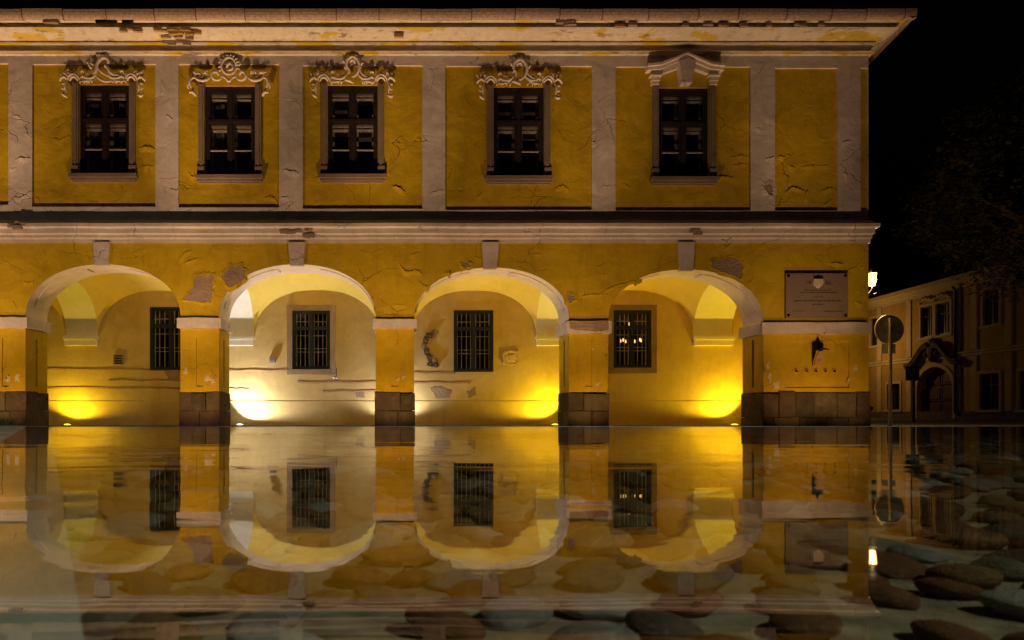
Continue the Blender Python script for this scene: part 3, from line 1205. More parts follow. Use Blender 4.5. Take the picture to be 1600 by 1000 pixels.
# curtain in the left windows
for k in (0, 1):
    wroot = wroots[k]
    for s in (-1,) if k else (-1, 1):
        m = MB()
        for i in range(14):
            t0, t1 = i / 14, (i + 1) / 14
            f = lambda t: (s * (.40 - .22 * t) - .02 * 0, .28 + .02 * math.sin(t * 40))
            (xa, ya), (xb, yb) = f(t0), f(t1)
            m.quad((xa, ya, .05), (xb, yb, .05), (xb * (.9), yb, 1.6), (xa * .96, ya, 1.6))
        m.build('curtain', CURTAIN, wroot, True)
BLIND = simple('dim_blind', (0.10, 0.085, 0.075), 0.9)
for k, rows_ in ((1, [.25, .3, 0, 0]), (2, [.75, .35, .2, .3]), (3, [1.0, 1.0, .12, .25]), (4, [.2, .5, 0, .1]), (5, [.4, .4, 0, 0])):
    W, H, zt = WINW, WINH, WINH * .615
    for q, f in enumerate(rows_):
        if not f:
            continue
        a, b = (-W / 2 + .05, -.035) if q % 2 == 0 else (.035, W / 2 - .05)
        c, d_ = (zt + .03, H - .12) if q < 2 else (.05, zt - .05)
        m = MB()
        m.quad((a, .215, d_ - (d_ - c) * f), (b, .215, d_ - (d_ - c) * f), (b, .215, d_), (a, .215, d_))
        m.build('blind', BLIND, wroots[k])
# gable hood of the fifth window
w5 = wroots[4]
cx5, z5 = wins[4]


def w5p(x, y):
    return ((x - 1069) / 80.0, (277 - y) / 80.0)


def run(m, pts, off0, off1, y0, y1):
    up = [w5p(x, y - off0) for x, y in pts]
    lo = [w5p(x, y + off1) for x, y in pts]
    for i in range(len(pts) - 1):
        m.prism([lo[i], lo[i + 1], up[i + 1], up[i]], y0, y1)


m = MB()
hood = [(1009, 110), (1030, 108), (1070, 92), (1108, 108), (1128, 110)]
run(m, hood, 5, -1.5, -.20, 0.0)
run(m, hood, 1.4, 3.2, -.15, 0.0)
run(m, [(1016, 112.5), (1031, 111), (1070, 97), (1107, 111), (1121, 112.5)], 0, 6.5, -.10, 0.0)
m.build('gable_hood', ORN, w5)
m = MB()
m.prism([w5p(1062, 134), w5p(1077, 134), w5p(1082, 101), w5p(1070, 95), w5p(1057, 101)], -.19, -.0005)
m.build('hood_keystone', PINK, w5)
for s in (-1, 1):
    m = MB()
    a, b = sorted((w5p(1069 + s * 39, 0)[0], w5p(1069 + s * 52, 0)[0]))
    z = lambda y: (277 - y) / 80.0
    m.box(a - .03, b + .03, -.13, 0, z(121), z(118.2))
    m.box(a, b, -.10, 0, z(127.5), z(121.1))
    m.box(a + .01, b - .01, -.08, 0, z(133), z(127.6))
    m.build('hood_bracket', ORN, w5)

# ---- gallery windows
for k, (a, b, z0, z1) in enumerate(gh):
    root = empty('gallery_window', ((a + b) / 2, BW - D, z0), bld)
    W, H = b - a, z1 - z0
    zt = H * 0.70
    m = MB()
    t = .075
    ring(m, -W / 2, W / 2, 0, H, t, -.03, .06)
    m.box(-.045, .045, -.035, .055, t, H - t)
    m.box(-W / 2 + t, -.0451, -.032, .055, zt - .045, zt + .045)
    m.box(.0451, W / 2 - t, -.032, .055, zt - .045, zt + .045)
    m.build('frame', GREENWOOD, root)
    for (x0, x1) in ((-W / 2 + t, -.045), (.045, W / 2 - t)):
        for (c, d_) in ((t, zt - .045), (zt + .045, H - t)):
            m = MB()
            m.quad((x0, .02, c), (x1, .02, c), (x1, .02, d_), (x0, .02, d_))
            m.build('pane', PANE, root)
    m = MB()
    for (x0, x1) in ((-W / 2 + t, -.045), (.045, W / 2 - t)):
        for q in (1, 2):
            xx = x0 + (x1 - x0) * q / 3
            m.box(xx - .008, xx + .008, .07, .085, .02, H - .02)
        m.box(x0 + .012, x0 + .03, .068, .09, .02, H - .02)
        m.box(x1 - .03, x1 - .012, .068, .09, .02, H - .02)
    for zz in (.30, .36, .58, .82):
        m.box(-W / 2 + .02, W / 2 - .02, .086, .10, H * zz - .008, H * zz + .008)
    m.build('grille', GRILLE, root)
    if k in (1, 3):
        m = MB()
        ring(m, -W / 2 - .13, W / 2 + .13, -.13, H + .13, .129, -.045, .0)
        m.build('stone_surround', JAMB if k == 3 else BARE, root)

# ---- dark rooms behind the windows
m = MB()
m.quad((XL, BW + 2.6, 0), (sx(19), BW + 2.6, 0), (sx(19), BW + 2.6, 4.15), (XL, BW + 2.6, 4.15))
part(m, 'room_wall', ROOM)

# ---- exposed patches, lifted plaster, damaged mouldings
def blob(pts, seed, n=3, amp=.02):
    rr = random.Random(seed)
    out = []
    for i in range(len(pts)):
        a, b = Vector(pts[i]), Vector(pts[(i + 1) % len(pts)])
        for k in range(n):
            t = k / n
            v = a.lerp(b, t)
            out.append((v.x + rr.uniform(-amp, amp), v.y + rr.uniform(-amp, amp)))
    return out


def patch(pxpts, mat, seed, d=D, proud=.012, name='bare_patch', amp=.02, lip=None):
    pts = [(px(x, d), pz(y, d)) for x, y in pxpts]
    # make the outline run counter-clockwise
    ar = sum(p[0] * q[1] - q[0] * p[1] for p, q in zip(pts, pts[1:] + pts[:1]))
    if ar < 0:
        pts = pts[::-1]
    out = blob(pts, seed, 4, amp)
    cx = sum(p_[0] for p_ in out) / len(out)
    cz = sum(p_[1] for p_ in out) / len(out)
    m = MB()
    n = len(out)
    rings = [(1.0, -.001), (.97, proud), (.7, proud * .8), (.35, proud * 1.1)]
    rr = random.Random(seed + 5)
    base = 0
    for s, h in rings:
        for (x, z) in out:
            m.v.append((cx + (x - cx) * s, d - h + (rr.uniform(-.004, .004) if s < .95 else 0), cz + (z - cz) * s))
    for k in range(len(rings) - 1):
        for i in range(n):
            j = (i + 1) % n
            m.f.append((k * n + i, k * n + j, (k + 1) * n + j, (k + 1) * n + i))
    m.f.append(tuple(3 * n + i for i in range(n)))
    if lip is not None:
        q = MB()
        lift = [rr.uniform(.004, .02) for _ in out]
        wid = [rr.uniform(.05, .11) for _ in out]
        for (sc_, hh) in ((0, -.002), (1, 1), (2, 0)):
            for i_, (x, z) in enumerate(out):
                l_ = math.hypot(x - cx, z - cz) + 1e-6
                e_ = wid[i_] if sc_ == 0 else (.004 if sc_ == 1 else -.004)
                q.v.append((x + (x - cx) / l_ * e_, d - (hh if sc_ == 0 else (lift[i_] if sc_ == 1 else 0.0)), z + (z - cz) / l_ * e_))
        for k in range(2):
            for i in range(n):
                j = (i + 1) % n
                q.f.append((k * n + i, k * n + j, (k + 1) * n + j, (k + 1) * n + i))
        part(q, 'plaster_lip', lip)
    return part(m, name, mat)


patch([(287, 468), (300, 450), (305, 432), (318, 428), (334, 428), (332, 450), (330, 472), (310, 472)], BARE, 1, D, .004, lip=YEL)
patch([(345, 432), (360, 416), (376, 413), (384, 422), (380, 438), (357, 450)], BARE, 2, D, .004, lip=YEL)
patch([(1112, 404), (1148, 403), (1160, 412), (1158, 436), (1140, 428), (1112, 418)], BARE, 3, D, .004, lip=YEL)
patch([(885, 458), (898, 462), (900, 468), (890, 472)], BARE, 4, D, .004, lip=YEL)
patch([(722, 410), (732, 408), (736, 416), (724, 420)], BARE, 5, D, .004, lip=YEL)
patch([(890, 501), (950, 501), (951, 516), (930, 519), (890, 514)], BARE, 6, D - .055, .008, amp=.01)
patch([(1193, 290), (1205, 286), (1209, 296), (1206, 306), (1198, 300)], BARE, 8, D, .004, lip=PINK)
# gallery wall: exposed stones, vent, scars
rr = random.Random(77)
for k_, (x, y, w_, h_) in enumerate([(679, 519, 12, 9), (671, 524, 12, 11), (665, 532, 10, 13), (663, 541, 10, 13), (667, 550, 10, 13), (671, 558, 11, 12), (678, 563, 13, 10), (673, 569, 13, 9), (681, 570, 10, 8)]):
    q_ = [(x + (w_ / 2) * math.cos(a_) * rr.uniform(.8, 1.2), y - (h_ / 2) * math.sin(a_) * rr.uniform(.8, 1.2)) for a_ in [math.pi * 2 * t_ / 7 for t_ in range(7)]]
    patch(q_, STONE[2] if k_ % 3 else BARE, 60 + k_, BW, rr.uniform(.03, .06), 'exposed_stone', .012)
patch([(786, 552), (797, 548), (810, 549), (811, 567), (798, 571), (786, 568)], GALLERY, 10, BW, .028, 'exposed_stone', .012)
patch([(672, 606), (690, 602), (705, 610), (704, 622), (680, 623)], BARE, 11, BW, .004)
patch([(730, 612), (744, 604), (743, 618), (733, 622)], BARE, 12, BW, .004)
patch([(555, 614), (568, 612), (570, 620), (558, 622)], BARE, 13, BW, .004)
patch([(258, 580), (280, 580), (281, 592), (262, 594)], BARE, 14, BW, .004)
# flaked limewash on the piers
for i, (x, y, w_, h_) in enumerate([(325, 590, 10, 12), (333, 596, 6, 8), (290, 580, 3, 10), (12, 592, 6, 10), (27, 590, 8, 14), (631, 590, 4, 6), (622, 594, 3, 5), (935, 600, 4, 6),
                                    (1203, 590, 5, 16), (1214, 602, 10, 14), (1200, 570, 4, 12), (1337, 575, 4, 9), (1325, 595, 4, 8), (928, 545, 2, 3)]):
    patch([(x - w_ / 2, y + h_ / 2), (x + w_ / 2, y + h_ / 2.4), (x + w_ / 3, y - h_ / 2), (x - w_ / 3, y - h_ / 3)], LIMEWASH, 30 + i, D, .004, 'limewash_flake', .03)
# long horizontal scars of old cables on the gallery wall
rr = random.Random(9)
for (x0, x1, y, t) in [(72, 286, 576, 1.6), (170, 286, 593, 1.4), (72, 286, 605, 1.5), (358, 455, 578, 1.4), (465, 588, 596, 1.6), (505, 588, 610, 1.6), (358, 390, 607, 1.4), (647, 712, 582, 1.6), (647, 735, 597, 1.6)]:
    m = MB()
    n = 24
    pts = []
    for i in range(n + 1):
        x = x0 + (x1 - x0) * i / n
        pts.append((px(x, BW), pz(y + math.sin(i * .5 + y) * .6 + rr.uniform(-.25, .25), BW)))
    for (xa, za), (xb, zb_) in zip(pts, pts[1:]):
        h = t * BW / F
        m.quad((xa, BW, za - h * 1.6), (xb, BW, zb_ - h * 1.6), (xb, BW - .012, zb_), (xa, BW - .012, za))
        m.quad((xa, BW - .012, za), (xb, BW - .012, zb_), (xb, BW - .001, zb_ + h * .3), (xa, BW - .001, za + h * .3))
    part(m, 'cable_scar', simple('scar_plaster', (0.30, 0.17, 0.08), 0.9) if 'scar_plaster' not in bpy.data.materials else bpy.data.materials['scar_plaster'])


def crack(pxpts, lift, d=D, mat=None, seed=0, wd=8, name='lifted_plaster'):
    """plaster lifting along a crack: a slope that rises to a lip and drops back to the wall"""
    rr = random.Random(seed)
    pts = []
    for (a, b) in zip(pxpts, pxpts[1:]):
        for k in range(5):
            t = k / 5
            pts.append((a[0] + (b[0] - a[0]) * t + rr.uniform(-1, 1), a[1] + (b[1] - a[1]) * t + rr.uniform(-1.2, 1.2)))
    pts.append(pxpts[-1])
    m = MB()
    n = len(pts)
    P = []
    for i, (x, y) in enumerate(pts):
        t = i / (n - 1)
        k = math.sin(math.pi * (t * .94 + .03)) ** .5
        h = lift * .8 * k * rr.uniform(.5, 1.2)
        wv = wd * (.4 + .6 * k) * rr.uniform(.7, 1.3)
        P.append(((px(x, d), d, pz(y + wv, d)), (px(x, d), d - h, pz(y, d)), (px(x, d), d + .001, pz(y - .5, d))))
    for (a, b) in zip(P, P[1:]):
        m.quad(a[0], b[0], b[1], a[1])
        m.quad(a[1], b[1], b[2], a[2])
    part(m, name, mat or YEL)


CR = [([(278, 410), (288, 395), (300, 390)], .02), ([(130, 395), (143, 393), (158, 384)], .012), ([(36, 440), (48, 442), (54, 436)], .02), ([(285, 414), (296, 408), (310, 402)], .02),
      ([(624, 412), (633, 425), (650, 422), (660, 428)], .03), ([(655, 440), (665, 448), (672, 446)], .02), ([(613, 476), (637, 475)], .015), ([(640, 400), (655, 394)], .02),
      ([(833, 396), (846, 398)], .025), ([(908, 462), (940, 458), (955, 448), (972, 444), (985, 440)], .022), ([(985, 440), (1003, 436)], .014), ([(1025, 420), (1031, 410), (1033, 395)], .018),
      ([(925, 430), (930, 420)], .015), ([(940, 428), (950, 429)], .015), ([(693, 425), (704, 427), (700, 423)], .03), ([(1296, 412), (1318, 411)], .025), ([(1335, 470), (1350, 476)], .018),
      ([(60, 420), (70, 400), (68, 385)], .012), ([(20, 470), (26, 480)], .012), ([(1170, 440), (1180, 433)], .012), ([(560, 390), (580, 396), (600, 388)], .012), ([(740, 400), (755, 404)], .012)]
for i, (p_, l) in enumerate(CR):
    crack(p_, l, D, YEL, i)
CU = [([(218, 231), (232, 229), (242, 233)], .03), ([(220, 258), (241, 260)], .018), ([(294, 268), (300, 276), (310, 272)], .02), ([(80, 216), (95, 219), (110, 212)], .012), ([(412, 310), (424, 306), (434, 316)], .02),
      ([(613, 290), (623, 293), (634, 301)], .03), ([(55, 306), (64, 316)], .012), ([(490, 318), (500, 313)], .012), ([(868, 294), (880, 290), (890, 298)], .018), ([(745, 310), (756, 298)], .014), ([(1119, 278), (1133, 276), (1146, 279)], .028),
      ([(1140, 246), (1160, 243), (1172, 246)], .014), ([(1144, 258), (1166, 256)], .012), ([(972, 287), (985, 292)], .014), ([(1215, 245), (1228, 246)], .02), ([(1230, 258), (1243, 263)], .016), ([(1225, 302), (1238, 292), (1250, 297), (1260, 300)], .03),
      ([(1262, 320), (1258, 305), (1262, 296)], .03), ([(1280, 300), (1295, 294), (1308, 297)], .022), ([(1216, 322), (1222, 308)], .02), ([(1285, 320), (1300, 312)], .02), ([(1250, 260), (1280, 258), (1305, 262)], .012)]
for i, (p_, l) in enumerate(CU):
    crack(p_, l, YP, YEL, 100 + i)
CP = [([(24, 249), (36, 247), (48, 247)], .02), ([(22, 309), (36, 308), (48, 300)], .025), ([(14, 263), (26, 262)], .01), ([(260, 180), (270, 186)], .014), ([(252, 125), (258, 142)], .014), ([(440, 265), (455, 267), (468, 272)], .02),
      ([(440, 307), (452, 309)], .016), ([(671, 302), (690, 297), (696, 299)], .014), ([(925, 220), (932, 225)], .018), ([(1195, 249), (1210, 245)], .018), ([(1318, 270), (1325, 276)], .03), ([(1315, 221), (1330, 220)], .014), ([(940, 292), (955, 290)], .016),
      ([(315, 338), (330, 334), (350, 341), (400, 338), (412, 331)], .03), ([(20, 180), (34, 183)], .01), ([(1180, 200), (1195, 204)], .01)]
for i, (p_, l) in enumerate(CP):
    crack(p_, l, D, PINK, 200 + i)
# random small blisters
rr = random.Random(44)
for i in range(26):
    x, y = rr.uniform(0, 1350), rr.uniform(384, 485)
    if any(a[0] - 8 < x < a[1] + 8 and y > a[2] - 10 for a in ARCH):
        continue
    L = rr.uniform(5, 16)
    crack([(x, y), (x + L * .5, y + rr.uniform(-4, 4)), (x + L, y + rr.uniform(-6, 6))], rr.uniform(.006, .013), D, YEL, 300 + i, 3.5)
# broken stretches of the string course and cornice: bare brick
rr = random.Random(5)


def broken(x0, x1, y0, y1, d, n, mat):
    for i in range(n):
        w_ = rr.uniform(8, 16)
        x = rr.uniform(x0, x1 - w_)
        y = rr.uniform(y0, y1)
        h = rr.uniform(3, 6)
        m = MB()
        j = lambda s=1.2: rr.uniform(-s, s)
        P = [(px(x + j(), d), pz(y + h + j(), d)), (px(x + w_ + j(), d), pz(y + h + j(), d)), (px(x + w_ + j(), d), pz(y + j(), d)), (px(x + j(), d), pz(y + j(), d))]
        m.prism(P, d - rr.uniform(.004, .03), d + .05)
        part(m, 'bare_brick', mat)


broken(241, 318, 41, 50, D - .345, 16, BRICK)
broken(170, 330, 42, 45, D - .385, 8, BRICK)
broken(250, 305, 58, 66, D - .12, 6, BARE)
broken(60, 130, 29, 33, D - .47, 3, BARE)
broken(150, 210, 28, 34, D - .47, 6, IRON)
broken(245, 312, 50, 57, D - .25, 9, BARE)
broken(140, 200, 37, 42, D - .32, 6, BRICK)
broken(612, 648, 36, 42, D - .32, 4, BRICK)
broken(617, 628, 46, 56, D - .31, 2, BRICK)
broken(868, 905, 24, 34, D - .475, 5, BARE)
broken(435, 500, 355, 366, D - .088, 9, BARE)
broken(8, 40, 346, 354, D - .15, 5, BARE)
broken(920, 1290, 35, 38, D - .435, 10, BARE)
broken(1075, 1110, 356, 362, D - .088, 3, BARE)

# ================================================================== THINGS ON AND AROUND THE BUILDING
# memorial plaque
dp = D - .055
pl = tag(empty('memorial_plaque', (px(1276, dp), dp, pz(498, dp))), 'brown stone memorial plaque with small shield and lettering on the facade', 'plaque')


def plq(x, y):
    return (px(x, dp) - px(1276, dp), pz(y, dp) - pz(498, dp))


m = MB()
(ax, az), (bx, bz) = plq(1228, 497), plq(1325, 427)
m.box(ax, bx, 0, .05, az, bz)
m.build('slab', MARBLE, pl)
for (x, y) in ((1232, 431), (1321, 431), (1232, 493), (1321, 493)):
    m = MB()
    u, v = plq(x, y)
    i0 = [(0.0, .0), (.022, .0)]
    m.tube([(u, .0, v), (u, -.012, v), (u, -.02, v)], [.028, .026, .012], 12)
    m.build('bolt', IRON, pl, True)
m = MB()
sh = [(1271, 436), (1285, 436), (1286, 443), (1283, 447), (1278, 451), (1273, 447), (1270, 443)]
pts = [plq(x, y) for x, y in sh][::-1]
m.prism(pts, -.02, .001)
m.build('shield', SHIELD, pl)
m = MB()
pts = [plq(x, y) for x, y in [(1271, 435.6), (1271, 432), (1274, 433.5), (1278, 431), (1282, 433.5), (1285, 432), (1285, 435.6)]][::-1]
m.prism(pts, -.02, .001)
m.build('crown', IRON, pl)


def text(s, x, y, size, parent, mat, loc_fn, dy=-.002, align='CENTER'):
    cu = bpy.data.curves.new('lettering', 'FONT')
    cu.body = s
    cu.size = size
    cu.align_x = align
    cu.align_y = 'CENTER'
    cu.extrude = .0015
    t = bpy.data.objects.new('lettering', cu)
    col.objects.link(t)
    dg_ = bpy.context.evaluated_depsgraph_get()
    me = bpy.data.meshes.new_from_object(t.evaluated_get(dg_))
    bpy.data.objects.remove(t)
    o = bpy.data.objects.new('lettering', me)
    me.materials.clear()
    me.materials.append(mat)
    col.objects.link(o)
    o.parent = parent
    u, v = loc_fn(x, y)
    o.location = (u, dy, v)
    o.rotation_euler = (R(90), 0, 0)
    return o


text('19', 1263, 442, .115, pl, INK, plq)
text('56', 1294, 442, .115, pl, INK, plq)
# the smaller lines cannot be read: rows of short engraved strokes
rr = random.Random(2)
for (x0, x1, y, h) in ((1256, 1299, 453.2, 1.3), (1250, 1307, 456.8, 1.4), (1270, 1286, 464.2, 1.2), (1241, 1314, 470, 1.7), (1269, 1285, 475.6, 1.6), (1239, 1255, 486, 1.2), (1287, 1317, 486.4, 1.2)):
    m = MB()
    x = x0
    while x < x1:
        w_ = rr.uniform(.8, 1.6)
        (u0, v0), (u1, v1) = plq(x, y + h / 2), plq(x + w_, y - h / 2)
        m.box(u0, u1, -.0022, .001, v0, v1)
        x += w_ + rr.choice((.35, .35, .4, 1.3))
    m.build('engraved_line', INK, pl)

# torn notice and wreath bracket under it
dn = D + .03 - .012
nt_ = tag(empty('torn_notice', (px(1281, dn), dn, pz(570, dn))), 'torn pale orange paper notice stuck below the memorial plaque', 'notice')
nq = lambda x, y: (px(x, dn) - px(1281, dn), pz(y, dn) - pz(570, dn))
m = MB()
m.prism([nq(x, y) for x, y in [(1272, 572), (1284, 572), (1286, 556), (1287, 548), (1280, 549), (1276, 556)]], -.004, .002)
m.build('paper', simple('orange_paper', (0.55, 0.30, 0.12), 0.9), nt_)
m = MB()
m.prism([nq(x, y) for x, y in [(1275, 565), (1283, 565), (1283.5, 561), (1276, 561)]], -.0055, -.0041)
m.build('print', simple('faded_print', (0.5, 0.2, 0.08), 0.9), nt_)
br = tag(empty('wreath_bracket', (px(1278, dn), dn, pz(572, dn))), 'black star topped iron bracket fixed to the wall below the plaque', 'bracket')
bq = lambda x, y: (px(x, dn) - px(1278, dn), pz(y, dn) - pz(572, dn))
m = MB()
m.prism([bq(x, y) for x, y in [(1268.5, 548), (1284, 548), (1284.5, 537), (1279.5, 534.5), (1276, 526.5), (1272.5, 534.5), (1268.5, 536)]], -.05, -.006)
m.prism([bq(x, y) for x, y in [(1268.7, 572), (1270.5, 563), (1273.5, 553), (1274.5, 548.4), (1268.7, 548.4)]], -.02, -.006)
m.build('iron_plate', IRON, br)
m = MB()
m.tube([(*bq(1275, 545)[:1], -.06, bq(1275, 545)[1]), (bq(1279, 545)[0], -.12, bq(1279, 545)[1]), (bq(1289, 546)[0], -.13, bq(1289, 547)[1])], [.02, .02, .012], 8)
m.build('hook', IRON, br, True)
for i, x in enumerate((1244, 1260, 1274, 1289, 1303)):
    m = MB()
    m.tube([(0, .012, 0), (0, -.03, 0), (0, -.036, .0)], [.013, .013, .02], 8)
    m.tube([(0, -.03, 0), (.0, -.05, .018)], .007, 6)
    o = m.build('wall_hook', IRON, None, True)
    o.location = (px(x, dn), dn, pz(580, dn))
    tag(o, ['leftmost', 'second from left', 'middle', 'second from right', 'rightmost'][i] + ' of five small iron hooks in a row low on the right pier', 'hook', 'wall hooks under the plaque')
# vent grille and small boxes in the gallery
vg = tag(empty('vent_grille', (px(185.5, BW), BW, pz(569, BW))), 'small rusty vent grille low on the gallery wall in the leftmost full arch', 'vent')
vq = lambda x, y: (px(x, BW) - px(185.5, BW), pz(y, BW) - pz(569, BW))
m = MB()
(a, b), (c, d_) = vq(178, 570), vq(193, 554)
ring(m, a, c, b, d_, .02, -.03, .0)
m.build('frame', BARE, vg)
for q in range(3):
    m = MB()
    zz = b + (d_ - b) * (q + 1) / 4
    m.box(a + .0201, c - .0201, -.02, 0, zz - .013, zz + .013)
    m.build('slat', BARE, vg)
m = MB()
m.box(a + .0202, c - .0202, -.006, -.002, b + .0202, d_ - .0202)
m.build('backing', ROOM, vg)
jb = tag(empty('junction_box', (px(426, BW), BW, pz(567, BW))), 'small grey metal junction box left of the barred window in the white lit arch', 'box')
m = MB()
m.box(-.07, .07, -.05, 0, 0, .13)
m.build('box_body', STEEL, jb)
m = MB()
m.box(-.06, .06, -.058, -.0501, .05, .122)
m.build('lid', MARBLE, jb)
jb = tag(empty('cable_stub', (px(524, BW), BW, pz(592, BW))), 'grey cable stub at the lower right corner of the stone framed window', 'cable')
m = MB()
m.tube([(-.06, -.03, .02), (0, -.04, .05), (.03, -.03, .0)], .03, 8)
m.build('sleeve', STEEL, jb, True)
m = MB()
m.tube([(.03, -.02, .05), (.035, -.015, .2), (.03, -.01, .26)], .008, 6)
m.build('wire', IRON, jb, True)


# ---- lights
def spot(name, loc, target, power, colr, angle, blend, parent=None, size=.06):
    l = bpy.data.lights.new(name, 'SPOT')
    l.energy = power
    l.color = colr
    l.spot_size = R(angle)
    l.spot_blend = blend
    l.shadow_soft_size = size
    o = bpy.data.objects.new(name, l)
    col.objects.link(o)
    o.parent = parent
    o.location = loc
    v = Vector(target) - Vector(loc)
    o.rotation_euler = v.to_track_quat('-Z', 'Y').to_euler()
    return o


YL = (1.0, 0.68, 0.02)
WL = (1.0, 0.96, 0.97)
GL = [(-7.9, 165, YL, 'yellow', 'leftmost full arch', .5), ((TA[2][0] + TA[2][1]) / 2 + .1, 420, WL, 'white', 'second pier from the left', 1.5), ((TA[3][0] + TA[3][1]) / 2, 170, WL, 'white', 'third pier from the left', 0.0),
      ((TA[4][0] + TA[4][1]) / 2, 285, YL, 'yellow', 'pier left of the rightmost arch', -1.4), (7.95, 300, YL, 'yellow', 'wide pier at the right end', -1.2)]
for i, (x, pw, c, nm, where, tilt) in enumerate(GL):
    yl = BW - (.30 if nm == 'white' else .34)
    root = tag(empty('recessed_uplight', (x, yl, 0)), 'round ' + nm + ' uplight set in the gallery floor behind the ' + where, 'uplight', 'gallery uplights')
    m = MB()
    m.lathe([(.115, .001), (.115, .016), (.10, .022), (.085, .022), (.085, .012)], 0, 0, 24)
    m.build('rim', STEEL, root, True)
    m = MB()
    m.lathe([(.084, .013), (.07, .024), (.03, .03)], 0, 0, 24)
    m.build('lens', emit('lens_' + nm + str(i), c, 14.0), root, True)
    spot('lamp', (0, 0, .05), (tilt, -.35, 3.0), pw, c, 134 if abs(tilt) > 1 else 160, .4, root, .06)

OR = (1.0, 0.645, 0.36)
FL = [(-30, 1.0), (285, .95), (590, .8), (890, .62), (1215, .42)]
for i, (x, k) in enumerate(FL):
    X = px(x)
    Y = D - 2.3
    root = tag(empty('ground_floodlight', (X, Y, 0)), '%s amber floodlight from the left sunk in the paving before the facade' % ['first', 'second', 'third', 'fourth', 'fifth'][i], 'floodlight', 'facade floodlights')
    m = MB()
    m.lathe([(.16, .0), (.16, .012), (.14, .018), (.12, .018), (.12, .008)], 0, 0, 24)
    m.build('rim', STEEL, root, True)
    m = MB()
    m.lathe([(.119, .009), (.1, .014), (.05, .016)], 0, 0, 24)
    m.build('lens', emit('flood_lens%d' % i, OR, 3.0), root, True)
    spot('high_beam', (0, 0, .04), (0.4, 2.3, 5.4), 590 * k, OR, 84, 1.0, root, .05)
    spot('cornice_beam', (0, 0, .04), (0.4, 1.7, 8.2), 1500 * k, OR, 40, 1.0, root, .05)

PF = [(px(9), .9), (px(312), 1.0), (px(617), .95), (px(919), .8), (px(1236), .6), (px(1318), .42)]
for i, (X, k) in enumerate(PF):
    root = tag(empty('pier_spotlight', (X, D - 1.2, 0)), 'small amber spotlight sunk in the paving before the %s' % ['leftmost pier', 'second pier from the left', 'third pier from the left', 'fourth pier from the left', 'left half of the wide corner pier', 'right half of the wide corner pier'][i], 'spotlight', 'pier spotlights')
    m = MB()
    m.lathe([(.07, .0), (.07, .01), (.06, .014), (.05, .014), (.05, .006)], 0, 0, 18)
    m.build('rim', STEEL, root, True)
    m = MB()
    m.lathe([(.049, .007), (.04, .011), (.02, .012)], 0, 0, 18)
    m.build('lens', emit('pier_lens%d' % i, OR, 3.0), root, True)
    spot('beam', (0, 0, .03), (0, 1.2, 1.15), 88 * k, (1.0, 0.60, 0.22), 96, .9, root, .03)

# wall lantern at the corner
lx, ly = 10.21, 15.5
lan = tag(empty('wall_lantern', (lx, ly, 2.95)), 'glowing street lantern on a curved bracket at the right corner of the yellow building', 'lantern')
LZ = pz(447, ly) - 2.95
m = MB()
m.v = []
t, b, h = .062, .04, .28
for z, r in ((0, b), (h, t)):
    m.v += [(-r, -r, LZ + z), (r, -r, LZ + z), (r, r, LZ + z), (-r, r, LZ + z)]
for q in ((0, 1, 5, 4), (1, 2, 6, 5), (2, 3, 7, 6), (3, 0, 4, 7), (0, 3, 2, 1)):
    m.f.append(q)
lg = emit('lantern_glow', (1.0, 0.52, 0.12), 2.6)
_nt = lg.node_tree
_t = _nt.nodes.new('ShaderNodeBsdfTransparent')
_a = _nt.nodes.new('ShaderNodeAddShader')
_e = [n_ for n_ in _nt.nodes if n_.type == 'EMISSION'][0]
_o = [n_ for n_ in _nt.nodes if n_.type == 'OUTPUT_MATERIAL'][0]
_nt.links.new(_t.outputs[0], _a.inputs[0])
_nt.links.new(_e.outputs[0], _a.inputs[1])
_nt.links.new(_a.outputs[0], _o.inputs[0])
m.build('glass_body', lg, lan)
m = MB()
m.lathe([(.085, LZ + h + .004), (.07, LZ + h + .025), (.035, LZ + h + .07), (.01, LZ + h + .1)], 0, 0, 12)
m.build('hood', IRON, lan, True)
m = MB()
for sx_, sy_ in ((-1, -1), (1, -1), (1, 1), (-1, 1)):
    m.tube([(sx_ * (b + .004), sy_ * (b + .004), LZ), (sx_ * (t + .004), sy_ * (t + .004), LZ + h)], .005, 6)
m.build('glazing_frame', IRON, lan)
m = MB()
m.tube([(0, 0, LZ - .002), (0, 0, LZ - .06), (-.12, 0, LZ - .22), (-.4, 0, LZ - .26), (-.8, 0, LZ - .18)], .012, 8)
m.tube([(-.1, 0, LZ - .2), (.06, 0, LZ - .17), (.1, 0, LZ - .14)], .008, 6)
m.build('bracket', IRON, lan, True)
l = bpy.data.lights.new('lantern_lamp', 'POINT')
l.energy = 520
l.color = (1, .62, .25)
l.shadow_soft_size = .03
o = bpy.data.objects.new('lantern_lamp', l)
col.objects.link(o)
o.parent = lan
o.location = (0, 0, LZ + .14)

# added glowing bulbs imitating street-lamp reflections, set behind the rightmost gallery window
ch = tag(empty('glint_bulbs', (5.95, BW + 1.1, 1.98)), 'added cluster of glowing bulbs imitating lamp reflections in the rightmost gallery window', 'glint_bulbs')
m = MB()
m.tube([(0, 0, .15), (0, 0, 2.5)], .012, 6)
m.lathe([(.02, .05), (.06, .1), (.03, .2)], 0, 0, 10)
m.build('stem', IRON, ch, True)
EM = emit('lamp_glint', (1.0, .5, .12), 2.6)
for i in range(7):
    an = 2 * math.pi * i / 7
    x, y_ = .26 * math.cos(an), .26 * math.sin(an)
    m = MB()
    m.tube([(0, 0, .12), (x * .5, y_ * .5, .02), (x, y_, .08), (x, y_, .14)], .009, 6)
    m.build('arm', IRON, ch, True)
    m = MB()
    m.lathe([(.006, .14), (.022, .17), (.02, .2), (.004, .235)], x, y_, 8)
    m.build('glint', EM, ch, True)
m = MB()
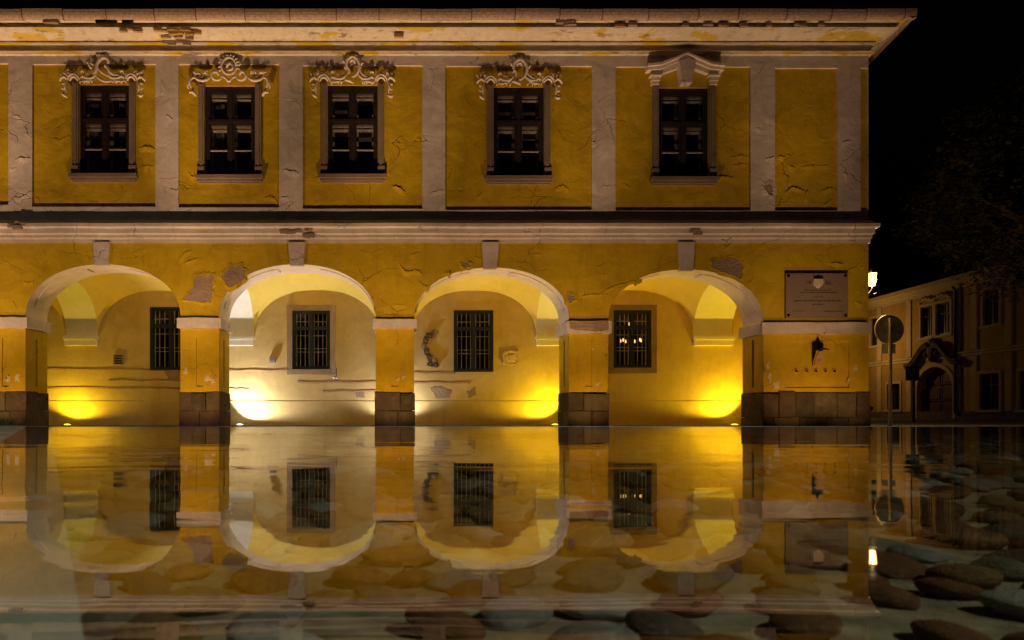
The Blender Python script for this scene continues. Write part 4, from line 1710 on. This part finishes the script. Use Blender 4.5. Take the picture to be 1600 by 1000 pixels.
m.lathe([(.01, .52), (.05, .55), (.06, .6), (.03, .66)], -.02, 0, 10)
m.build('upper_glint', EM, ch, True)

# ================================================================== STREET AT THE RIGHT
# baroque town house, its wall almost along the view
def hw(s, z, w_=0.0):
    """s: distance from the camera along the view; w_: out of the wall, to the left"""
    return (28.46 + 0.0686 * s - w_, s, z)


def sd(x):
    return 28.46 / ((x - VX) / F - 0.0686)


house = tag(empty('town_house', hw(40, 0)), 'dim ochre baroque town house with arched portal across the street at right', 'house')
ho = tuple(-v for v in hw(40, 0))


def hpart(m, name, mat, parent=None, smooth=False):
    o = m.build(name, mat, parent or house, smooth)
    o.location = ho
    return o


OCHRE = plaster('ochre_plaster', (0.40, 0.25, 0.05), (0.3, 0.18, 0.035), (0.45, 0.3, 0.08), 0.03, 0.005, 0.4)
OCHRE2 = plaster('pale_trim', (0.5, 0.38, 0.2), (0.4, 0.3, 0.15), (0.55, 0.42, 0.25), 0.02, 0.005, 0.0)
HW = [(sd(1458), sd(1439.5), 4.85, 6.68), (sd(1485), sd(1463), 4.85, 6.68), (sd(1562), sd(1537), 4.95, 6.78), (sd(1650), sd(1622), 4.95, 6.78),
      (sd(1407), sd(1387), .55, 2.2), (sd(1562), sd(1531), .5, 2.4), (sd(1628), sd(1593), .5, 2.4), (sd(1379), sd(1361), 4.85, 6.68)]
PS0, PS1 = sd(1490), sd(1434)      # portal
S0, S1 = 27.0, 58.0
m = MB()
mph = lambda u, v, w_: hw(u, v, -w_)
ptop = 3.05
holes = HW + [(PS0, PS1, 0.0, ptop)]
m.holed(S0, S1, 0.0, 7.5, holes, .22, mph)
hpart(m, 'wall', OCHRE)
m = MB()
m.quad(hw(S0, 0, -9), hw(S1, 0, -9), hw(S1, 7.9, -9), hw(S0, 7.9, -9))
m.quad(hw(S0, 0), hw(S0, 0, -9), hw(S0, 7.9, -9), hw(S0, 7.9))
m.quad(hw(S1, 0), hw(S1, 0, -9), hw(S1, 7.9, -9), hw(S1, 7.9))
hpart(m, 'rear_wall', OCHRE)
m = MB()
m.quad(hw(S0, 7.95, .45), hw(S1, 7.95, .45), hw(S1, 10.2, -4.5), hw(S0, 10.2, -4.5))
m.quad(hw(S0, 7.95, -9), hw(S1, 7.95, -9), hw(S1, 10.2, -4.5), hw(S0, 10.2, -4.5))
hpart(m, 'roof', ROOFM)


def hmould(name, prof, mat):
    m = MB()
    for (o0, z0), (o1, z1) in zip(prof, prof[1:]):
        m.quad(hw(S0, z0, o0), hw(S1, z0, o0), hw(S1, z1, o1), hw(S0, z1, o1))
    hpart(m, name, mat)


hmould('cornice', [(0.0, 7.3), (.06, 7.32), (.06, 7.45), (.2, 7.5), (.25, 7.65), (.42, 7.72), (.45, 7.95), (0, 7.96)], OCHRE2)
hmould('string_course', [(0.0, 3.45), (.05, 3.46), (.06, 3.6), (.12, 3.63), (.12, 3.72), (0, 3.76)], OCHRE2)
hmould('plinth', [(.06, 0), (.06, .4), (.0, .42)], STONE[2])
for s in (sd(1421), sd(1496), sd(1523), sd(1577), sd(1610), sd(1375)):
    m = MB()
    for (z0, z1) in ((.43, 3.44), (3.77, 7.29)):
        A = [hw(s - .22, z0, 0), hw(s + .22, z0, 0), hw(s + .22, z0, .07), hw(s - .22, z0, .07)]
        B = [(x_, y_, z1) for x_, y_, _ in A]
        i = len(m.v)
        m.v += A + B
        for q in ((0, 1, 5, 4), (1, 2, 6, 5), (2, 3, 7, 6), (3, 0, 4, 7)):
            m.f.append(tuple(i + t_ for t_ in q))
    hpart(m, 'pilaster', OCHRE2)


def hbox(m, s0, s1, w0, w1, z0, z1):
    A = [hw(s0, z0, w0), hw(s1, z0, w0), hw(s1, z0, w1), hw(s0, z0, w1)]
    B = [(x_, y_, z1) for x_, y_, _ in A]
    i = len(m.v)
    m.v += A + B
    for q in ((0, 3, 2, 1), (4, 5, 6, 7), (0, 1, 5, 4), (1, 2, 6, 5), (2, 3, 7, 6), (3, 0, 4, 7)):
        m.f.append(tuple(i + t_ for t_ in q))


for k, (s0, s1, z0, z1) in enumerate(HW):
    root = empty('house_window', (0, 0, 0), house)
    root.location = ho
    m = MB()
    sm = (s0 + s1) / 2
    zt = z0 + (z1 - z0) * .68
    for (a, b, c, d_) in ((s0, s0 + .08, z0, z1), (s1 - .08, s1, z0, z1), (s0 + .08, s1 - .08, z0, z0 + .08), (s0 + .08, s1 - .08, z1 - .08, z1), (sm - .04, sm + .04, z0 + .08, z1 - .08),
                          (s0 + .08, sm - .041, zt - .03, zt + .03), (sm + .041, s1 - .08, zt - .03, zt + .03)):
        hbox(m, a, b, -.14, -.08, c, d_)
    m.build('frame', DARKWOOD, root)
    for (a, b) in ((s0 + .08, sm - .04), (sm + .04, s1 - .08)):
        for (c, d_) in ((z0 + .08, zt - .03), (zt + .03, z1 - .08)):
            m = MB()
            m.quad(hw(a, c, -.11), hw(b, c, -.11), hw(b, d_, -.11), hw(a, d_, -.11))
            m.build('pane', PANE, root)
    m = MB()
    m.quad(hw(s0 - .02, z0, -.21), hw(s1 + .02, z0, -.21), hw(s1 + .02, z1, -.21), hw(s0 - .02, z1, -.21))
    m.build('drawn_blind', PALEWOOD if k < 4 else ROOM, root)
    m = MB()
    for (a, b, c, d_) in ((s0 - .15, s0 - .002, z0, z1), (s1 + .002, s1 + .15, z0, z1), (s0 - .15, s1 + .15, z1 + .002, z1 + .16), (s0 - .22, s1 + .22, z0 - .14, z0 - .002)):
        hbox(m, a, b, -.01, .06 if c != z0 - .14 else .12, c, d_)
    m.build('surround', OCHRE2, root)
    if k in (0, 1):
        m = MB()
        q = [(s0 - .2 + (s1 - s0 + .4) * i / 12, z1 + .24 + .22 * math.sin(math.pi * i / 12) + .05 * math.sin(i * 2.6)) for i in range(13)]
        m.tube([hw(a, b, .08) for a, b in q], [.05 + .035 * (i % 3) for i in range(13)], 6)
        m.build('stucco_ornament', OCHRE2, root, True)
# portal: arched head inside the square hole, doors, swan neck hood
pc, ph = (PS0 + PS1) / 2, (PS1 - PS0) / 2
m = MB()
n = 24
ap = [(pc - ph * math.cos(math.pi * i / n), 1.75 + 1.28 * math.sin(math.pi * i / n)) for i in range(n + 1)]
for (a, za), (b, zb_) in zip(ap, ap[1:]):
    m.quad(hw(a, za, .0), hw(b, zb_, .0), hw(b, ptop, .0), hw(a, ptop, .0))
    m.quad(hw(a, za, .0), hw(a, za, -.6), hw(b, zb_, -.6), hw(b, zb_, .0))
hpart(m, 'portal_arch', OCHRE)
m = MB()
ring_o = [(pc - (ph + .22) * math.cos(math.pi * i / n), 1.75 + 1.5 * math.sin(math.pi * i / n)) for i in range(n + 1)]
for i in range(n):
    A, B, C_, E = ap[i], ap[i + 1], ring_o[i + 1], ring_o[i]
    m.quad(hw(*A, .08), hw(*B, .08), hw(*C_, .08), hw(*E, .08))
    m.quad(hw(*E, .0), hw(*E, .08), hw(*C_, .08), hw(*C_, .0))
    m.quad(hw(*A, .0), hw(*A, .08), hw(*B, .08), hw(*B, .0))
hbox(m, PS0 - .22, PS0, 0, .08, 0, 1.75)
hbox(m, PS1, PS1 + .22, 0, .08, 0, 1.75)
hpart(m, 'portal_surround', OCHRE2)
m = MB()
for s in (-1, 1):
    for i in range(3):
        z0 = .1 + i * .95
        a, b = sorted((pc + s * .03, pc + s * (ph - .02)))
        hbox(m, a, b, -.5, -.44, z0, z0 + .9)
        hbox(m, a + .15, b - .15, -.44, -.40, z0 + .12, z0 + .78)
hpart(m, 'portal_door', simple('door_wood', (0.09, 0.045, 0.02), 0.6))
m = MB()
for s in (-1, 1):
    q = smooth_pts([(pc + s * 2.3, 3.15), (pc + s * 1.8, 3.22), (pc + s * 1.25, 3.65), (pc + s * .7, 4.15), (pc + s * .25, 4.3)], 6)
    m.tube([hw(a, b, .22) for a, b in q], [.17] * len(q), 8)
    m.tube([hw(a, b + .13, .34) for a, b in q], [.09] * len(q), 8)
hpart(m, 'swan_neck_hood', STONE[0], None, True)
m = MB()
import bmesh
for (ds, z, r) in ((0, 3.95, .4), (-.25, 4.3, .25), (.28, 4.28, .25), (0, 4.5, .22), (0, 3.55, .25), (.45, 3.8, .2), (-.45, 3.8, .2)):
    c_ = hw(pc + ds, z, .2)
    m.tube([(c_[0] + .18, c_[1], c_[2]), (c_[0] - .05, c_[1], c_[2]), (c_[0] - .16, c_[1], c_[2])], [r, r * .9, r * .35], 9)
hpart(m, 'carved_cartouche', STONE[0], None, True)
m = MB()
m.tube([hw(sd(1497), 7.4, .3), hw(sd(1496.5), 7.2, .14), hw(sd(1496.5), .3, .14)], .07, 8)
hpart(m, 'downpipe', IRON, None, True)
# wall lantern of the side street, behind the corner of the yellow building
s_l = 46.5
c_ = hw(s_l, 4.9, 3.3)
lan2 = tag(empty('street_lantern', (c_[0], c_[1], 0)), 'tall street lamp in the side street hidden behind the yellow building', 'lamp')
m = MB()
m.tube([(0, 0, 0), (0, 0, .8), (0, 0, 4.6)], [.09, .06, .045], 10)
m.build('pole', IRON, lan2, True)
m = MB()
m.lathe([(.07, 4.62), (.16, 5.0), (.02, 5.02)], 0, 0, 8)
m.build('glass_body', emit('lamp_glow', (1, .62, .22), 6), lan2)
m = MB()
m.lathe([(.2, 5.04), (.14, 5.12), (.02, 5.25)], 0, 0, 10)
m.build('hood', IRON, lan2)
l = bpy.data.lights.new('street_lamp_light', 'POINT')
l.energy = 230
l.color = (1, .60, .20)
l.shadow_soft_size = .15
o = bpy.data.objects.new('street_lamp_light', l)
col.objects.link(o)
o.parent = lan2
o.location = (.3, 0, 4.8)

# road signs seen from behind
ds = 14.6
sg = tag(empty('round_road_sign', (px(1391, ds), ds, 0)), 'round road sign seen from behind on a grey pole beside the building corner', 'sign')
m = MB()
m.tube([(0, 0, 0), (0, 0, pz(497, ds))], .036, 12)
m.build('pole', STEEL, sg, True)
zc = pz(514, ds)
m = MB()
r = 22.5 * ds / F
n = 32
i0 = len(m.v)
for yy, rr_ in ((.045, r), (.05, r + .004), (.075, r + .004), (.075, r - .01)):
    for q in range(n):
        m.v.append((.02 + rr_ * math.cos(2 * math.pi * q / n), -yy * -1 + .0, zc + rr_ * math.sin(2 * math.pi * q / n)))
for k in range(3):
    for q in range(n):
        m.f.append((k * n + q, k * n + (q + 1) % n, (k + 1) * n + (q + 1) % n, (k + 1) * n + q))
m.f.append(tuple(range(n)))
m.f.append(tuple(range(3 * n, 4 * n)))
m.build('disc', simple('sign_back', (0.26, 0.25, 0.23), 0.5, 0.5), sg)
for dz in (-.12, .12):
    m = MB()
    m.box(-.09, .13, .037, .0445, zc + dz - .02, zc + dz + .02)
    m.build('clamp', STEEL, sg)
m = MB()
m.box(-.14, .14, .045, .055, pz(552, ds), pz(537, ds))
m.build('supplementary_plate', simple('plate_back', (0.42, 0.40, 0.36), 0.5, 0.3), sg)
ds2 = 24.0
sg2 = tag(empty('square_sign', (px(1428, ds2), ds2, 0)), 'small dark square sign on a thin post in front of the portal', 'sign')
m = MB()
m.tube([(0, 0, 0), (0, 0, pz(571, ds2))], .04, 8)
m.build('pole', IRON, sg2, True)
m = MB()
a, b = px(1418, ds2) - px(1428, ds2), px(1438, ds2) - px(1428, ds2)
m.box(a, b, .041, .06, pz(594, ds2), pz(573, ds2))
m.box(a - .012, b + .012, .0605, .075, pz(594, ds2) - .012, pz(573, ds2) + .012)
m.build('plate', IRON, sg2)

# ---- tree at the far right
def leaf_mat():
    m, nt, b = new_mat('leaves')
    c = coords(nt)
    nz = noise_tex(nt, c, 1.2, 4)
    nt.links.new(mix(nt, nz, (0.05, 0.05, 0.016), (0.12, 0.10, 0.03)), b.inputs['Base Color'])
    b.inputs['Roughness'].default_value = .6
    return m


LEAF = leaf_mat()
TD = 22.0
tx = px(1650, TD)
tree = tag(empty('broadleaf_tree', (tx, TD, 0)), 'large dark leafy tree rising into the night sky at the right edge', 'tree')
rr = random.Random(12)
m = MB()
m.tube([(0, 0, 0), (.05, .03, 1.4), (-.05, .1, 3.2), (.1, 0, 6.0), (0, .1, 9.5)], [.34, .26, .22, .15, .04], 10)
tips = []
for k in range(16):
    z = rr.uniform(4.8, 9)
    an = rr.uniform(0, 6.28)
    L = rr.uniform(1.6, 3.4) * (1.15 - abs(z - 6) / 6)
    e = (math.cos(an) * L, math.sin(an) * L, z + rr.uniform(.2, 1.4))
    m.tube([(0, .05, z - .6), (e[0] * .5, e[1] * .5, z + .2), e], [.09, .06, .02], 6)
    tips += [e, (e[0] * .65, e[1] * .65, z + .3)]
m.build('trunk', BARK, tree, True)
m = MB()
clumps = []
for k in range(130):
    th, ph_ = rr.uniform(0, 6.28), math.acos(rr.uniform(-1, 1))
    q = rr.uniform(.5, 1) ** .5
    clumps.append((3.7 * q * math.sin(ph_) * math.cos(th), 3.3 * q * math.sin(ph_) * math.sin(th), 7.5 + 3.3 * q * math.cos(ph_), rr.uniform(.45, .95)))
clumps += [(e[0], e[1], e[2], .7) for e in tips]
for (cx, cy, cz, cr) in clumps:
    for k in range(150):
        v = Vector((rr.gauss(0, 1), rr.gauss(0, 1), rr.gauss(0, 1)))
        v = v.normalized() * cr * rr.random() ** .4
        v.z *= .7
        c = Vector((cx, cy, cz)) + v
        a = Vector((rr.gauss(0, 1), rr.gauss(0, 1), rr.gauss(0, 1))).normalized()
        b = a.orthogonal().normalized()
        s = rr.uniform(.07, .13)
        i = len(m.v)
        m.v += [tuple(c - a * s), tuple(c + b * s * .45), tuple(c + a * s), tuple(c - b * s * .45)]
        m.f.append((i, i + 1, i + 2, i + 3))
m.build('crown', LEAF, tree)

# ---- grass beside the pool at the left
m = MB()
rr = random.Random(8)
for k in range(2600):
    yy = rr.uniform(2.6, 9.5)
    xx = min(left_x(min(yy, 5.75)) - .22, -.545 * yy) - rr.random() ** 1.5 * 1.2
    h = rr.uniform(.05, .20) + (.06 if yy > 5 else 0)
    an = rr.uniform(0, 6.28)
    dx, dy = math.cos(an) * .006, math.sin(an) * .006
    lx_, ly_ = rr.gauss(0, .05), rr.gauss(0, .05)
    i = len(m.v)
    m.v += [(xx - dx, yy - dy, 0), (xx + dx, yy + dy, 0), (xx + lx_ * .5 + dx * .6, yy + ly_ * .5, h * .6), (xx + lx_, yy + ly_, h)]
    m.f.append((i, i + 1, i + 2))
    m.f.append((i, i + 2, i + 3))
tag(m.build('grass', simple('grass_blades', (0.06, 0.09, 0.05), .7, 0, .3)), 'tufts of grass along the left border of the pool', 'grass', kind='stuff')

# ---- street lamp behind the viewer that lights the pool
lp = tag(empty('street_lamp', (4.6, -2.4, 0)), 'street lamp with a cool white head standing behind the pool', 'lamp')
m = MB()
m.tube([(0, 0, 0), (0, 0, .6), (0, 0, 4.6)], [.1, .07, .05], 12)
m.build('pole', STEEL, lp, True)
m = MB()
m.tube([(0, 0, 4.58), (-.1, .1, 4.85), (-.4, .4, 4.95)], .03, 8)
m.lathe([(.24, 4.8), (.22, 4.9), (.1, 4.98), (.02, 5.0)], -.4, .4, 20)
m.build('hood', IRON, lp, True)
spot('lamp', (-.4, .4, 4.55), (-4.1, 3.6, .2), 980, (1.0, 0.98, .84), 96, .6, lp, .18)
